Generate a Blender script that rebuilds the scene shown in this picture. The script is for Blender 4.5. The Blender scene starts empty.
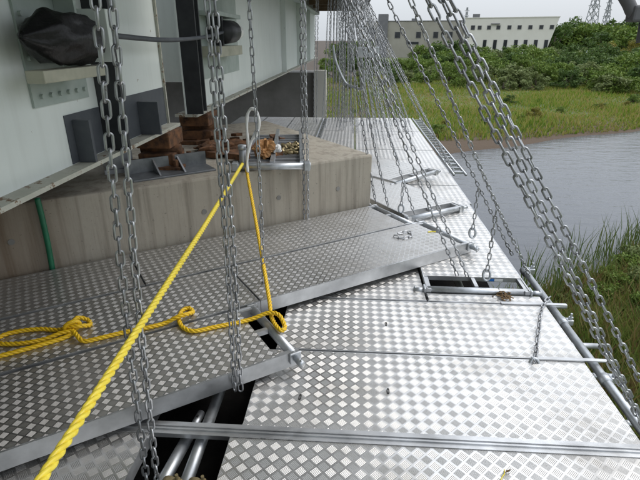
import bpy, math, random
import numpy as np
from mathutils import Vector, Matrix, Quaternion
random.seed(7); rng = np.random.default_rng(7)
scene = bpy.context.scene
col = scene.collection
R = math.radians

# ------------------------------------------------------------------ camera
H = 1.45; YAW = R(3.8); PIT = math.atan(200/480); FPX = 480.0
cam = bpy.data.cameras.new('camera'); camo = bpy.data.objects.new('camera', cam); col.objects.link(camo)
camo.location = (0, 0, H); camo.rotation_euler = (math.pi/2-PIT, 0, YAW)
cam.sensor_fit = 'HORIZONTAL'; cam.sensor_width = 36; cam.lens = 36*FPX/640
cam.clip_start = .05; cam.clip_end = 6000
scene.camera = camo
# ------------------------------------------------------------------ sky and sun
SUN_EL, SUN_AZ = R(52), R(70)          # azimuth measured from +Y towards +X
w = bpy.data.worlds.new('World'); scene.world = w; w.use_nodes = True
nt = w.node_tree; bg = nt.nodes['Background']
sk = nt.nodes.new('ShaderNodeTexSky'); sk.sky_type = 'NISHITA'; sk.sun_disc = False
sk.sun_elevation = SUN_EL; sk.sun_rotation = SUN_AZ; sk.dust_density = 4.0; sk.air_density = 1.2
mx = nt.nodes.new('ShaderNodeMix'); mx.data_type = 'RGBA'; mx.inputs['Factor'].default_value = .86
mx.inputs[7].default_value = (6.3, 6.7, 7.2, 1)      # even cloud cover
nt.links.new(sk.outputs[0], mx.inputs[6])
# standard overcast sky: the zenith is about three times as bright as the horizon
tcw = nt.nodes.new('ShaderNodeTexCoord'); sx = nt.nodes.new('ShaderNodeSeparateXYZ'); nt.links.new(tcw.outputs['Generated'], sx.inputs[0])
mxz = nt.nodes.new('ShaderNodeMath'); mxz.operation = 'MAXIMUM'; mxz.inputs[1].default_value = 0; nt.links.new(sx.outputs[2], mxz.inputs[0])
cie = nt.nodes.new('ShaderNodeMath'); cie.operation = 'MULTIPLY_ADD'; cie.inputs[1].default_value = 2.0; cie.inputs[2].default_value = 1.0; nt.links.new(mxz.outputs[0], cie.inputs[0])
vm = nt.nodes.new('ShaderNodeVectorMath'); vm.operation = 'SCALE'; nt.links.new(mx.outputs[2], vm.inputs[0]); nt.links.new(cie.outputs[0], vm.inputs['Scale'])
nt.links.new(vm.outputs[0], bg.inputs['Color'])
bg.inputs['Strength'].default_value = .1
sl = bpy.data.lights.new('sun', 'SUN'); sl.energy = 1.0; sl.angle = R(20); sl.color = (1, .96, .9)
so = bpy.data.objects.new('sun', sl); col.objects.link(so)
sd = Vector((math.sin(SUN_AZ)*math.cos(SUN_EL), math.cos(SUN_AZ)*math.cos(SUN_EL), math.sin(SUN_EL)))
so.rotation_euler = sd.to_track_quat('Z', 'Y').to_euler(); so.location = (20, 10, 30)
vs = scene.view_settings; vs.view_transform = 'Standard'; vs.look = 'None'; vs.gamma = 1; vs.use_curve_mapping = False
vs.exposure = 0.2
scene.cycles.max_bounces = 8

# ------------------------------------------------------------------ pixel helpers (photo pixel -> direction; distance from the surface it touches)
def ray(u, v):
    r = (u-320)/FPX; up = -(v-240)/FPX
    X = r; Y = math.cos(PIT)+up*math.sin(PIT); Z = -math.sin(PIT)+up*math.cos(PIT)
    c, s = math.cos(YAW), math.sin(YAW)
    return Vector((X*c-Y*s, X*s+Y*c, Z))
def g(u, v, z=0.0):
    d = ray(u, v); t = (z-H)/d.z; return Vector((d.x*t, d.y*t, z))
def atx(u, v, x):
    d = ray(u, v); t = x/d.x; return Vector((x, d.y*t, H+d.z*t))
def aty(u, v, y):
    d = ray(u, v); t = y/d.y; return Vector((d.x*t, y, H+d.z*t))
SK = R(34.5); DX, DY = math.cos(SK), math.sin(SK); NX, NY = -DY, DX      # pier / river direction and its normal
def sn(s, n, z=0.0): return Vector((DX*s+NX*n, DY*s+NY*n, z))

# ------------------------------------------------------------------ materials
def newmat(name):
    m = bpy.data.materials.new(name); m.use_nodes = True
    return m, m.node_tree, m.node_tree.nodes['Principled BSDF']
def node(nt, t, **k):
    n = nt.nodes.new(t)
    for a, b in k.items(): setattr(n, a, b)
    return n
def ramp(nt, fac, stops):
    r = nt.nodes.new('ShaderNodeValToRGB'); e = r.color_ramp.elements
    while len(e) < len(stops): e.new(.5)
    for i, (p, c) in enumerate(stops): e[i].position = p; e[i].color = (*c, 1)
    nt.links.new(fac, r.inputs[0]); return r.outputs[0]
def mathn(nt, op, a, b=None, c=None):
    n = nt.nodes.new('ShaderNodeMath'); n.operation = op
    for i, x in enumerate((a, b, c)):
        if x is None: continue
        if isinstance(x, (int, float)): n.inputs[i].default_value = x
        else: nt.links.new(x, n.inputs[i])
    return n.outputs[0]
def mixc(nt, fac, a, b, mode='MIX'):
    n = nt.nodes.new('ShaderNodeMix'); n.data_type = 'RGBA'; n.blend_type = mode
    for i, x in ((0, fac), (6, a), (7, b)):
        if isinstance(x, (int, float)): n.inputs[i].default_value = x
        elif isinstance(x, tuple): n.inputs[i].default_value = (*x, 1)
        else: nt.links.new(x, n.inputs[i])
    return n.outputs[2]
def noise(nt, vec, scale, detail=4, rough=.6):
    n = nt.nodes.new('ShaderNodeTexNoise'); n.inputs['Scale'].default_value = scale
    n.inputs['Detail'].default_value = detail; n.inputs['Roughness'].default_value = rough
    if vec is not None: nt.links.new(vec, n.inputs['Vector'])
    return n.outputs['Fac']
def scaled(nt, vec, s):
    n = nt.nodes.new('ShaderNodeMapping'); n.inputs['Scale'].default_value = s; nt.links.new(vec, n.inputs[0]); return n.outputs[0]
def bump(nt, b, h, strength, dist):
    n = nt.nodes.new('ShaderNodeBump'); n.inputs['Strength'].default_value = strength; n.inputs['Distance'].default_value = dist
    nt.links.new(h, n.inputs['Height']); nt.links.new(n.outputs[0], b.inputs['Normal'])
def coords(nt, kind='Object'): return nt.nodes.new('ShaderNodeTexCoord').outputs[kind]
def geompos(nt): return nt.nodes.new('ShaderNodeNewGeometry').outputs['Position']

def simple(name, c1, c2, rough=.5, metal=0.0, scale=6, bmp=0.0, bd=.002, r2=None, pos=True, detail=5, spec=.5):
    m, nt, b = newmat(name); v = geompos(nt) if pos else coords(nt)
    f = noise(nt, v, scale, detail)
    nt.links.new(ramp(nt, f, [(.3, c1), (.7, c2)]), b.inputs['Base Color'])
    b.inputs['Metallic'].default_value = metal; b.inputs['Roughness'].default_value = rough
    b.inputs['Specular IOR Level'].default_value = spec
    if r2 is not None:
        f2 = noise(nt, v, scale*2.3, 4); nt.links.new(mathn(nt, 'MULTIPLY_ADD', f2, (r2-rough)*2, rough-(r2-rough)*.5), b.inputs['Roughness'])
    if bmp: bump(nt, b, noise(nt, v, scale*6, 4), bmp, bd)
    return m
M = {}
M['galv'] = simple('galvanised_steel', (.40, .42, .44), (.58, .60, .62), .38, .9, 18, .1, .001, .55)
M['chain'] = simple('chain_steel', (.27, .28, .295), (.42, .43, .45), .36, .95, 25, 0, r2=.5)
def mat_chain():
    m, nt, b = newmat('chain_zinc'); p = geompos(nt); oi = node(nt, 'ShaderNodeObjectInfo').outputs['Random']
    f = mathn(nt, 'ADD', mathn(nt, 'MULTIPLY', noise(nt, p, 22, 5, .65), .7), mathn(nt, 'MULTIPLY', oi, .3))
    c = ramp(nt, f, [(.25, (.22, .225, .235)), (.5, (.40, .41, .425)), (.75, (.56, .57, .59))])
    ru = mathn(nt, 'MULTIPLY', mathn(nt, 'GREATER_THAN', noise(nt, p, 38, 4, .7), .69), .7)
    nt.links.new(mixc(nt, ru, c, (.13, .07, .04)), b.inputs['Base Color']); nt.links.new(mathn(nt, 'MULTIPLY_ADD', ru, -.8, .92), b.inputs['Metallic'])
    nt.links.new(mathn(nt, 'MULTIPLY_ADD', f, -.35, .62), b.inputs['Roughness']); return m
M['chain'] = mat_chain()
M['alu'] = simple('aluminium', (.36, .365, .37), (.66, .67, .68), .36, .88, 5, .15, .001, .6, detail=9)
M['dull_alu'] = simple('dull_aluminium', (.30, .31, .33), (.42, .43, .45), .5, .8, 9, .1, .001)
M['primer'] = simple('dark_grey_primer', (.05, .057, .068), (.08, .088, .10), .55, 0, 7, .1, .002)
M['black_paint'] = simple('black_paint', (.012, .013, .016), (.03, .032, .036), .5, 0, 8, .1, .002)
M['rust'] = simple('rust', (.03, .018, .012), (.21, .095, .04), .9, 0, 16, .8, .004)
M['raw_steel'] = simple('raw_grey_steel', (.12, .13, .14), (.26, .27, .28), .42, .6, 9, .2, .002)
M['beige'] = simple('beige_bracket_paint', (.30, .30, .23), (.44, .43, .34), .55, 0, 9, .15, .002)
M['green_paint'] = simple('pale_green_bracket_paint', (.30, .36, .33), (.40, .45, .42), .5, 0, 7, .1, .002)
M['plastic'] = simple('black_plastic_sheet', (.004, .004, .005), (.011, .011, .012), .42, 0, 6, .4, .01, spec=.3)
M['greenpipe'] = simple('green_pvc', (.008, .10, .05), (.012, .15, .07), .35, 0, 20)
M['white_plastic'] = simple('white_plastic', (.72, .72, .70), (.82, .82, .80), .4, 0, 30)
M['brass'] = simple('brass_yellow_zinc', (.20, .165, .09), (.36, .29, .16), .5, .6, 40)
M['orange_sheet'] = simple('orange_sheet', (.36, .17, .06), (.52, .29, .12), .6, 0, 9)
M['soffit'] = simple('slab_concrete', (.16, .155, .14), (.26, .25, .235), .85, 0, 1.2, .3, .01)
M['wood'] = simple('brown_timber', (.09, .055, .03), (.17, .11, .065), .8, 0, 8, .3, .003)
M['dead'] = simple('dead_leaves', (.06, .035, .015), (.16, .10, .04), .9, 0, 60)
M['blue'] = simple('blue_print', (.02, .13, .42), (.03, .17, .5), .4, 0, 30)
M['dark_hole'] = simple('dark_slot', (.01, .01, .01), (.02, .02, .02), .8, 0, 30)
M['yellow_print'] = simple('yellow_tape', (.6, .5, .03), (.7, .58, .05), .5, 0, 30)
M['bark'] = simple('bark', (.05, .04, .03), (.10, .08, .055), .9, 0, 5)
M['pylon'] = simple('pylon_steel', (.20, .21, .22), (.28, .29, .30), .6, .2, 1)
M['pane'] = simple('window_glass', (.012, .014, .016), (.03, .034, .038), .12, 0, .5)
M['frame'] = simple('window_frame', (.12, .12, .12), (.16, .16, .16), .5, 0, 1)
M['bwall_a'] = simple('grey_beige_render', (.26, .245, .205), (.31, .295, .25), .9, 0, .35)
M['bwall_b'] = simple('pale_render', (.56, .54, .48), (.62, .60, .54), .9, 0, .35)
M['broof'] = simple('roof_felt', (.10, .10, .10), (.16, .16, .16), .9, 0, 1)
M['bdark'] = simple('dark_grey_cladding', (.12, .12, .125), (.16, .16, .165), .8, 0, 1)
M['shed'] = simple('grey_blue_sheet', (.20, .24, .28), (.26, .30, .34), .6, 0, 1)

def mat_tread(name, cell, slope, tone):
    m, nt, b = newmat(name); v = coords(nt)
    sp = node(nt, 'ShaderNodeSeparateXYZ'); nt.links.new(v, sp.inputs[0]); x, y = sp.outputs[0], sp.outputs[1]
    k = 1/(math.sqrt(2)*cell)
    a = mathn(nt, 'MULTIPLY', mathn(nt, 'ADD', x, y), k); c = mathn(nt, 'MULTIPLY', mathn(nt, 'SUBTRACT', x, y), k)
    par = mathn(nt, 'FLOORED_MODULO', mathn(nt, 'ADD', mathn(nt, 'FLOOR', a), mathn(nt, 'FLOOR', c)), 2.0)
    pa = mathn(nt, 'FRACT', a); pc = mathn(nt, 'FRACT', c)
    sel = mathn(nt, 'ADD', mathn(nt, 'MULTIPLY', pa, par), mathn(nt, 'MULTIPLY', pc, mathn(nt, 'SUBTRACT', 1.0, par)))
    oth = mathn(nt, 'ADD', mathn(nt, 'MULTIPLY', pc, par), mathn(nt, 'MULTIPLY', pa, mathn(nt, 'SUBTRACT', 1.0, par)))
    def inside(q, lo):
        e = mathn(nt, 'ABSOLUTE', mathn(nt, 'SUBTRACT', q, .5)); return mathn(nt, 'LESS_THAN', e, .5-lo)
    msk = mathn(nt, 'MULTIPLY', inside(sel, .10), inside(oth, .10))
    s = mathn(nt, 'SINE', mathn(nt, 'MULTIPLY', mathn(nt, 'SUBTRACT', sel, .10), 2*math.pi*6/.8))
    s = mathn(nt, 'MULTIPLY', mathn(nt, 'MULTIPLY', s, msk), slope)
    sx = mathn(nt, 'MULTIPLY', s, .7071)
    sy = mathn(nt, 'MULTIPLY', sx, mathn(nt, 'MULTIPLY_ADD', par, 2.0, -1.0))
    wx = mathn(nt, 'MULTIPLY_ADD', noise(nt, v, 2.2, 2), .05, -.025); wy = mathn(nt, 'MULTIPLY_ADD', noise(nt, scaled(nt, v, (-1, 1, 1)), 2.7, 2), .05, -.025)
    cb = node(nt, 'ShaderNodeCombineXYZ'); nt.links.new(mathn(nt, 'ADD', sx, wx), cb.inputs[0]); nt.links.new(mathn(nt, 'ADD', sy, wy), cb.inputs[1]); cb.inputs[2].default_value = 1
    vt = node(nt, 'ShaderNodeVectorTransform', vector_type='NORMAL', convert_from='OBJECT', convert_to='WORLD'); nt.links.new(cb.outputs[0], vt.inputs[0])
    nm = node(nt, 'ShaderNodeVectorMath', operation='NORMALIZE'); nt.links.new(vt.outputs[0], nm.inputs[0])
    nt.links.new(nm.outputs[0], b.inputs['Normal'])
    p = geompos(nt)
    dirt = noise(nt, p, 3.2, 7, .65); spot = noise(nt, p, 26, 5, .7)
    base = ramp(nt, dirt, [(.3, (.55*tone, .54*tone, .52*tone)), (.62, (.68*tone, .67*tone, .655*tone))])
    base = mixc(nt, mathn(nt, 'MULTIPLY', mathn(nt, 'GREATER_THAN', spot, .70), .35), base, (.22, .20, .18))
    base = mixc(nt, mathn(nt, 'MULTIPLY', msk, .6), base, (.62, .615, .605))
    smd = node(nt, 'ShaderNodeMapRange'); nt.links.new(noise(nt, scaled(nt, p, (1, 1.6, 1)), 1.4, 8, .72), smd.inputs[0])   # boot scuffs and dried mud
    smd.inputs[1].default_value = .50; smd.inputs[2].default_value = .72; smd.inputs[3].default_value = 0; smd.inputs[4].default_value = .7
    base = mixc(nt, smd.outputs[0], base, (.30, .28, .25))
    nt.links.new(base, b.inputs['Base Color'])
    nt.links.new(mathn(nt, 'MULTIPLY_ADD', smd.outputs[0], -.5, .88), b.inputs['Metallic'])
    nt.links.new(mathn(nt, 'ADD', mathn(nt, 'MULTIPLY', msk, .17), mathn(nt, 'MULTIPLY_ADD', dirt, .25, .17)), b.inputs['Roughness'])
    return m
M['tread'] = mat_tread('aluminium_tread_plate', .0386, .68, 1.0); M['tread_fine'] = mat_tread('fine_tread_plate', .031, .92, .78)

def mat_girder():
    m, nt, b = newmat('pale_girder_paint'); p = geompos(nt)
    big = noise(nt, p, 1.1, 5); fine = noise(nt, p, 9, 6, .7); streak = noise(nt, scaled(nt, p, (6, 6, .5)), 2.2, 4)
    c = ramp(nt, big, [(.3, (.64, .69, .665)), (.7, (.73, .77, .745))])
    c = mixc(nt, mathn(nt, 'MULTIPLY', mathn(nt, 'GREATER_THAN', fine, .685), .65), c, (.20, .14, .08))
    c = mixc(nt, mathn(nt, 'MULTIPLY', mathn(nt, 'SUBTRACT', streak, .5), .6), c, (.30, .31, .28))
    nt.links.new(c, b.inputs['Base Color']); b.inputs['Roughness'].default_value = .45
    bump(nt, b, fine, .08, .003); return m
M['girder'] = mat_girder()
def mat_flange():
    m, nt, b = newmat('chipped_flange_paint'); p = geompos(nt); fine = noise(nt, p, 11, 7, .72)
    c = ramp(nt, fine, [(.42, (.40, .40, .34)), (.56, (.46, .46, .40)), (.60, (.17, .10, .05)), (.72, (.10, .05, .025))])
    nt.links.new(c, b.inputs['Base Color']); b.inputs['Roughness'].default_value = .7; bump(nt, b, fine, .35, .004); return m
M['flange'] = mat_flange()
def mat_concrete():
    m, nt, b = newmat('board_marked_concrete'); p = coords(nt)      # pier local: x along the face
    big = noise(nt, p, 1.3, 6); fine = noise(nt, p, 30, 6, .7); pit = noise(nt, p, 55, 3, .5)
    st = noise(nt, scaled(nt, p, (7, 7, .35)), 2.0, 5, .65)
    st2 = noise(nt, scaled(nt, p, (1.3, 1.3, .25)), 1.3, 4, .6)
    c = ramp(nt, big, [(.25, (.36, .325, .265)), (.75, (.47, .435, .365))])
    sm = node(nt, 'ShaderNodeMapRange'); nt.links.new(st, sm.inputs[0]); sm.inputs[1].default_value = .47; sm.inputs[2].default_value = .66; sm.inputs[3].default_value = 0; sm.inputs[4].default_value = .7
    c = mixc(nt, sm.outputs[0], c, (.16, .14, .11))
    c = mixc(nt, mathn(nt, 'MULTIPLY', st2, .3), c, (.28, .22, .15))
    c = mixc(nt, mathn(nt, 'MULTIPLY', fine, .35), c, (.20, .19, .17))
    c = mixc(nt, mathn(nt, 'MULTIPLY', mathn(nt, 'GREATER_THAN', pit, .68), .55), c, (.10, .09, .075))
    sp = node(nt, 'ShaderNodeSeparateXYZ'); nt.links.new(p, sp.inputs[0])
    # brown seepage stain on the side away from the river end
    r = node(nt, 'ShaderNodeMapRange'); nt.links.new(mathn(nt, 'ADD', sp.outputs[0], mathn(nt, 'MULTIPLY', st2, .8)), r.inputs[0])
    r.inputs[1].default_value = -2.3; r.inputs[2].default_value = -1.9; r.inputs[3].default_value = .8; r.inputs[4].default_value = 0
    c = mixc(nt, mathn(nt, 'MULTIPLY', r.outputs[0], mathn(nt, 'MULTIPLY_ADD', st, .9, .3)), c, (.13, .075, .035))
    nt.links.new(c, b.inputs['Base Color']); b.inputs['Roughness'].default_value = .88
    bump(nt, b, mathn(nt, 'ADD', mathn(nt, 'MULTIPLY', fine, .5), st), .35, .006); return m
M['concrete'] = mat_concrete()
def mat_rope():
    m, nt, b = newmat('yellow_polypropylene_rope'); p = geompos(nt)
    f = noise(nt, p, 60, 3)
    nt.links.new(ramp(nt, f, [(.3, (.74, .56, .03)), (.7, (.86, .72, .08))]), b.inputs['Base Color'])
    b.inputs['Roughness'].default_value = .42; bump(nt, b, noise(nt, p, 420, 2), .3, .001); return m
M['rope'] = mat_rope()
M['rope2'] = simple('orange_yellow_rope', (.70, .42, .008), (.80, .54, .015), .45, 0, 40)
def mat_water():
    m, nt, b = newmat('river_water'); p = geompos(nt)
    b.inputs['Base Color'].default_value = (.085, .09, .10, 1); b.inputs['Roughness'].default_value = .06
    b.inputs['IOR'].default_value = 1.33
    mp = node(nt, 'ShaderNodeMapping'); mp.inputs['Rotation'].default_value = (0, 0, -SK); mp.inputs['Scale'].default_value = (.55, 1.5, 1); nt.links.new(p, mp.inputs[0])
    a = noise(nt, mp.outputs[0], 1.5, 5, .6); c = noise(nt, mp.outputs[0], .25, 3)
    bump(nt, b, mathn(nt, 'ADD', a, mathn(nt, 'MULTIPLY', c, .7)), .5, .09); return m
M['water'] = mat_water()
def mat_ground():
    m, nt, b = newmat('bank_soil_and_grass'); p = geompos(nt)
    f = noise(nt, p, .12, 6); f2 = noise(nt, p, 2.5, 6, .7)
    c = ramp(nt, f, [(.35, (.045, .075, .014)), (.55, (.075, .105, .022)), (.7, (.13, .115, .04))])
    c = mixc(nt, mathn(nt, 'MULTIPLY', f2, .5), c, (.05, .055, .016))
    sp = node(nt, 'ShaderNodeSeparateXYZ'); nt.links.new(p, sp.inputs[0])
    mud = node(nt, 'ShaderNodeMapRange'); nt.links.new(mathn(nt, 'MULTIPLY_ADD', f2, .3, sp.outputs[2]), mud.inputs[0])
    mud.inputs[1].default_value = -3.95; mud.inputs[2].default_value = -3.70; mud.inputs[3].default_value = 1; mud.inputs[4].default_value = 0
    c = mixc(nt, mud.outputs[0], c, (.075, .052, .034))
    und = node(nt, 'ShaderNodeMapRange'); nt.links.new(mathn(nt, 'MULTIPLY_ADD', f2, 1.0, sp.outputs[0]), und.inputs[0])   # bare soil below the bridge
    und.inputs[1].default_value = 1.6; und.inputs[2].default_value = 2.6; und.inputs[3].default_value = 1; und.inputs[4].default_value = 0
    c = mixc(nt, und.outputs[0], c, (.05, .036, .024))
    nt.links.new(c, b.inputs['Base Color']); b.inputs['Roughness'].default_value = .95; bump(nt, b, f2, .5, .1); return m
M['ground'] = mat_ground()
def mat_leaf(name, stops, trans=.25, nscale=.5):
    m, nt, b = newmat(name)
    ge = node(nt, 'ShaderNodeNewGeometry'); f = noise(nt, ge.outputs['Position'], nscale, 3)
    k = mathn(nt, 'ADD', mathn(nt, 'MULTIPLY', ge.outputs['Random Per Island'], .5), mathn(nt, 'MULTIPLY', f, .55))
    c = ramp(nt, k, stops); nt.links.new(c, b.inputs['Base Color'])
    b.inputs['Roughness'].default_value = .6; b.inputs['Specular IOR Level'].default_value = .25
    tr = node(nt, 'ShaderNodeBsdfTranslucent'); nt.links.new(c, tr.inputs[0]); ms = node(nt, 'ShaderNodeMixShader'); ms.inputs[0].default_value = trans
    nt.links.new(b.outputs[0], ms.inputs[1]); nt.links.new(tr.outputs[0], ms.inputs[2]); nt.links.new(ms.outputs[0], nt.nodes['Material Output'].inputs[0])
    return m
M['leaf_dark'] = mat_leaf('dark_leaves', [(.2, (.026, .052, .010)), (.5, (.055, .10, .02)), (.8, (.10, .15, .035))])
M['leaf_mid'] = mat_leaf('mid_leaves', [(.2, (.048, .088, .013)), (.5, (.10, .16, .024)), (.8, (.17, .225, .045))])
M['leaf_pale'] = mat_leaf('pale_leaves', [(.2, (.08, .11, .035)), (.5, (.13, .165, .055)), (.8, (.19, .22, .085))])
M['leaf_yellow'] = mat_leaf('yellow_leaves', [(.2, (.10, .10, .02)), (.5, (.17, .16, .03)), (.8, (.24, .21, .04))])
M['grass_far'] = mat_leaf('meadow_grass', [(.15, (.06, .11, .012)), (.36, (.12, .20, .02)), (.50, (.19, .24, .032)), (.62, (.26, .24, .06)), (.80, (.30, .23, .10))], .35, .11)
M['grass_near'] = mat_leaf('bank_grass', [(.12, (.045, .08, .015)), (.40, (.105, .155, .028)), (.54, (.16, .18, .04)), (.66, (.20, .15, .06)), (.85, (.15, .08, .04))], .3, .55)
M['reed'] = mat_leaf('reed_leaves', [(.2, (.05, .085, .02)), (.5, (.08, .125, .03)), (.8, (.13, .15, .05))], .35, .8)

# ------------------------------------------------------------------ mesh helpers
class MB:
    def __init__(s): s.v = []; s.f = []; s.m = []
    def add(s, vs, fs, mi=0):
        o = len(s.v); s.v += [tuple(p) for p in vs]; s.f += [tuple(i+o for i in f) for f in fs]; s.m += [mi]*len(fs); return s
    def box(s, lo, hi, mi=0, top=None):
        x0, y0, z0 = lo; x1, y1, z1 = hi
        V = [(x0,y0,z0),(x1,y0,z0),(x1,y1,z0),(x0,y1,z0),(x0,y0,z1),(x1,y0,z1),(x1,y1,z1),(x0,y1,z1)]
        s.add(V, [(0,3,2,1),(4,5,6,7),(0,1,5,4),(1,2,6,5),(2,3,7,6),(3,0,4,7)], mi)
        if top is not None: s.m[-5] = top
        return s
    def obox(s, c, ax, ay, az, mi=0):       # oriented box: centre and three half-axis vectors
        c, ax, ay, az = map(Vector, (c, ax, ay, az))
        V = [c+sx*ax+sy*ay+sz*az for sz in (-1,1) for sx, sy in ((-1,-1),(1,-1),(1,1),(-1,1))]
        return s.add(V, [(0,3,2,1),(4,5,6,7),(0,1,5,4),(1,2,6,5),(2,3,7,6),(3,0,4,7)], mi)
    def bar(s, a, b, wd, h, up=(0,0,1), mi=0):
        a, b = Vector(a), Vector(b); t = (b-a); L = t.length; t = t/L; up = Vector(up)
        side = t.cross(up)
        if side.length < 1e-4: side = t.cross(Vector((1,0,0)))
        side.normalize(); u2 = side.cross(t)
        return s.obox((a+b)/2, t*L/2, side*wd/2, u2*h/2, mi)
    def tube(s, pts, r, n=10, caps=True, mi=0, closed=False):
        pts = [Vector(p) for p in pts]; N = len(pts); rr = r if isinstance(r, (list, tuple)) else [r]*N
        base = len(s.v); prev = None
        for i, p in enumerate(pts):
            t = (pts[(i+1) % N]-pts[i-1]) if closed else (pts[min(i+1, N-1)]-pts[max(i-1, 0)])
            t.normalize()
            if prev is None:
                prev = t.orthogonal().normalized()
            prev = (prev-t*prev.dot(t)).normalized(); q = t.cross(prev)
            for k in range(n):
                a = 2*math.pi*k/n; s.v.append(tuple(p+(prev*math.cos(a)+q*math.sin(a))*rr[i]))
        for i in range(N if closed else N-1):
            j = (i+1) % N
            for k in range(n):
                k2 = (k+1) % n; s.f.append((base+i*n+k, base+i*n+k2, base+j*n+k2, base+j*n+k)); s.m.append(mi)
        if caps and not closed:
            s.f.append(tuple(base+k for k in reversed(range(n)))); s.f.append(tuple(base+(N-1)*n+k for k in range(n))); s.m += [mi, mi]
        return s
    def prism(s, poly, z0, z1, mi=0):
        n = len(poly); V = [(x, y, z0) for x, y in poly]+[(x, y, z1) for x, y in poly]
        F = [tuple(reversed(range(n))), tuple(range(n, 2*n))]+[(i, (i+1) % n, (i+1) % n+n, i+n) for i in range(n)]
        return s.add(V, F, mi)
    def mesh(s, name, mats, smooth=False):
        me = bpy.data.meshes.new(name); me.from_pydata(s.v, [], s.f)
        for m in (mats if isinstance(mats, (list, tuple)) else [mats]): me.materials.append(m)
        if any(s.m): me.polygons.foreach_set('material_index', s.m)
        if smooth: me.polygons.foreach_set('use_smooth', [True]*len(me.polygons))
        me.update(); return me
    def build(s, name, mats, parent=None, smooth=False, loc=None, bevel=0):
        o = bpy.data.objects.new(name, s.mesh(name, mats, smooth)); col.objects.link(o)
        if parent: o.parent = parent
        if loc: o.location = loc
        if bevel:
            b = o.modifiers.new('bevel', 'BEVEL'); b.width = bevel; b.segments = 2; b.limit_method = 'ANGLE'
        return o
def np_mesh(name, V, F, mats, smooth=False):
    me = bpy.data.meshes.new(name); V = np.asarray(V, np.float32); F = np.asarray(F, np.int32); k = F.shape[1]
    me.vertices.add(len(V)); me.vertices.foreach_set('co', V.ravel())
    me.loops.add(F.size); me.loops.foreach_set('vertex_index', F.ravel())
    me.polygons.add(len(F)); me.polygons.foreach_set('loop_start', np.arange(0, F.size, k, dtype=np.int32)); me.polygons.foreach_set('loop_total', np.full(len(F), k, np.int32))
    me.materials.append(mats)
    if smooth: me.polygons.foreach_set('use_smooth', np.ones(len(F), bool))
    me.update(calc_edges=True); return me
def tag(o, label, cat, group=None):
    o['label'] = label; o['category'] = cat
    if group: o['group'] = group
    return o
def empty(name, loc, rz=0.0):
    o = bpy.data.objects.new(name, None); col.objects.link(o); o.location = loc; o.rotation_euler = (0, 0, rz); o.empty_display_size = .1; return o
def thing(name, loc, label, cat, group=None, rz=0.0): return tag(empty(name, loc, rz), label, cat, group)
def struct(o): o['kind'] = 'structure'; return o
def stuff(o): o['kind'] = 'stuff'; return o
def cr(pts, per=8, closed=False):           # Catmull-Rom through points
    P = [Vector(p) for p in pts]; out = []; n = len(P)
    for i in range(n if closed else n-1):
        if closed: a, b, c, d = P[i-1], P[i], P[(i+1) % n], P[(i+2) % n]
        else: a, b, c, d = P[max(i-1, 0)], P[i], P[i+1], P[min(i+2, n-1)]
        for k in range(per):
            t = k/per; out.append(.5*((2*b)+(c-a)*t+(2*a-5*b+4*c-d)*t*t+(3*b-a-3*c+d)*t**3))
    if not closed: out.append(P[-1])
    return out

# ------------------------------------------------------------------ the setting: ground, river
WATER_Z = -4.5
def gz(x, y):
    n = NX*x+NY*y; s = DX*x+DY*y
    n = n+.5*np.sin(s*.21)+.3*np.sin(s*.53+1)
    z = np.interp(n, [-400, -10, 3.2, 5.4, 6.8, 8.0, 17.6, 18.8, 20.0, 22.5, 60, 90, 400], [-3.4, -3.4, -3.55, -3.95, -4.48, -5.4, -5.4, -4.48, -4.1, -3.85, -3.7, -3.5, -3.5])
    return z+.10*np.sin(x*.31+1)*np.sin(y*.27)*(n > 22)
def grow(a, step, far): 
    out = [a]
    while abs(out[-1]) < far: out.append(out[-1]+step*math.copysign(1, step)*math.copysign(1, step)); step *= 1.22
    return out
ss = sorted(set(grow(-40, -3, 3000)+list(np.arange(-39, 100, 1.5))+grow(100, 3, 3000)))
ns = sorted(set(grow(-20, -2, 3000)+list(np.arange(-19, 34, .5))+grow(34.5, 1.2, 3000)))
S, N = np.meshgrid(ss, ns); X = DX*S+NX*N; Y = DY*S+NY*N
Z = gz(X, Y); V = np.stack([X, Y, Z], -1).reshape(-1, 3)
a = np.arange(len(ns)-1)[:, None]*len(ss)+np.arange(len(ss)-1)[None, :]
F = np.stack([a, a+1, a+1+len(ss), a+len(ss)], -1).reshape(-1, 4)
o = bpy.data.objects.new('ground', np_mesh('ground', V, F, M['ground'], True)); col.objects.link(o); struct(o)
mb = MB(); mb.add([sn(-600, 5.5, WATER_Z), sn(800, 5.5, WATER_Z), sn(800, 20.5, WATER_Z), sn(-600, 20.5, WATER_Z)], [(0, 1, 2, 3)])
struct(mb.build('river', M['water']))

# ------------------------------------------------------------------ bridge piers
PT = .55
A = sn(2.46, 3.26)
pier = thing('bridge_pier', (A.x, A.y, 0), 'weathered concrete bridge pier with board marks and brown stains', 'pier', rz=SK)
mb = MB(); mb.box((-14, 0, -6), (0, 2.15, PT)); mb.build('pier_body', M['concrete'], pier, bevel=.018)
for sx, sz in ((-2.10, .33), (-1.5, .30), (-.9, .31), (-.35, .30), (-2.7, .32)):            # formwork tie holes patched with mortar
    m2 = MB(); m2.tube([(sx, -.004, sz), (sx, .01, sz)], .019, 14); m2.build('tie_hole_patch', M['soffit'], pier)
p2 = thing('bridge_pier', (-1.35, 17.3, 0), 'flat grey concrete pier under the far end of the white girder', 'pier')
mb = MB(); mb.box((-14, 0, -6), (0, 1.5, .42)); mb.build('pier_body', M['soffit'], p2)
mb = MB(); mb.box((.02, -.25, -5), (.42, .15, .5)); mb.build('column', M['bwall_b'], p2)

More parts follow.
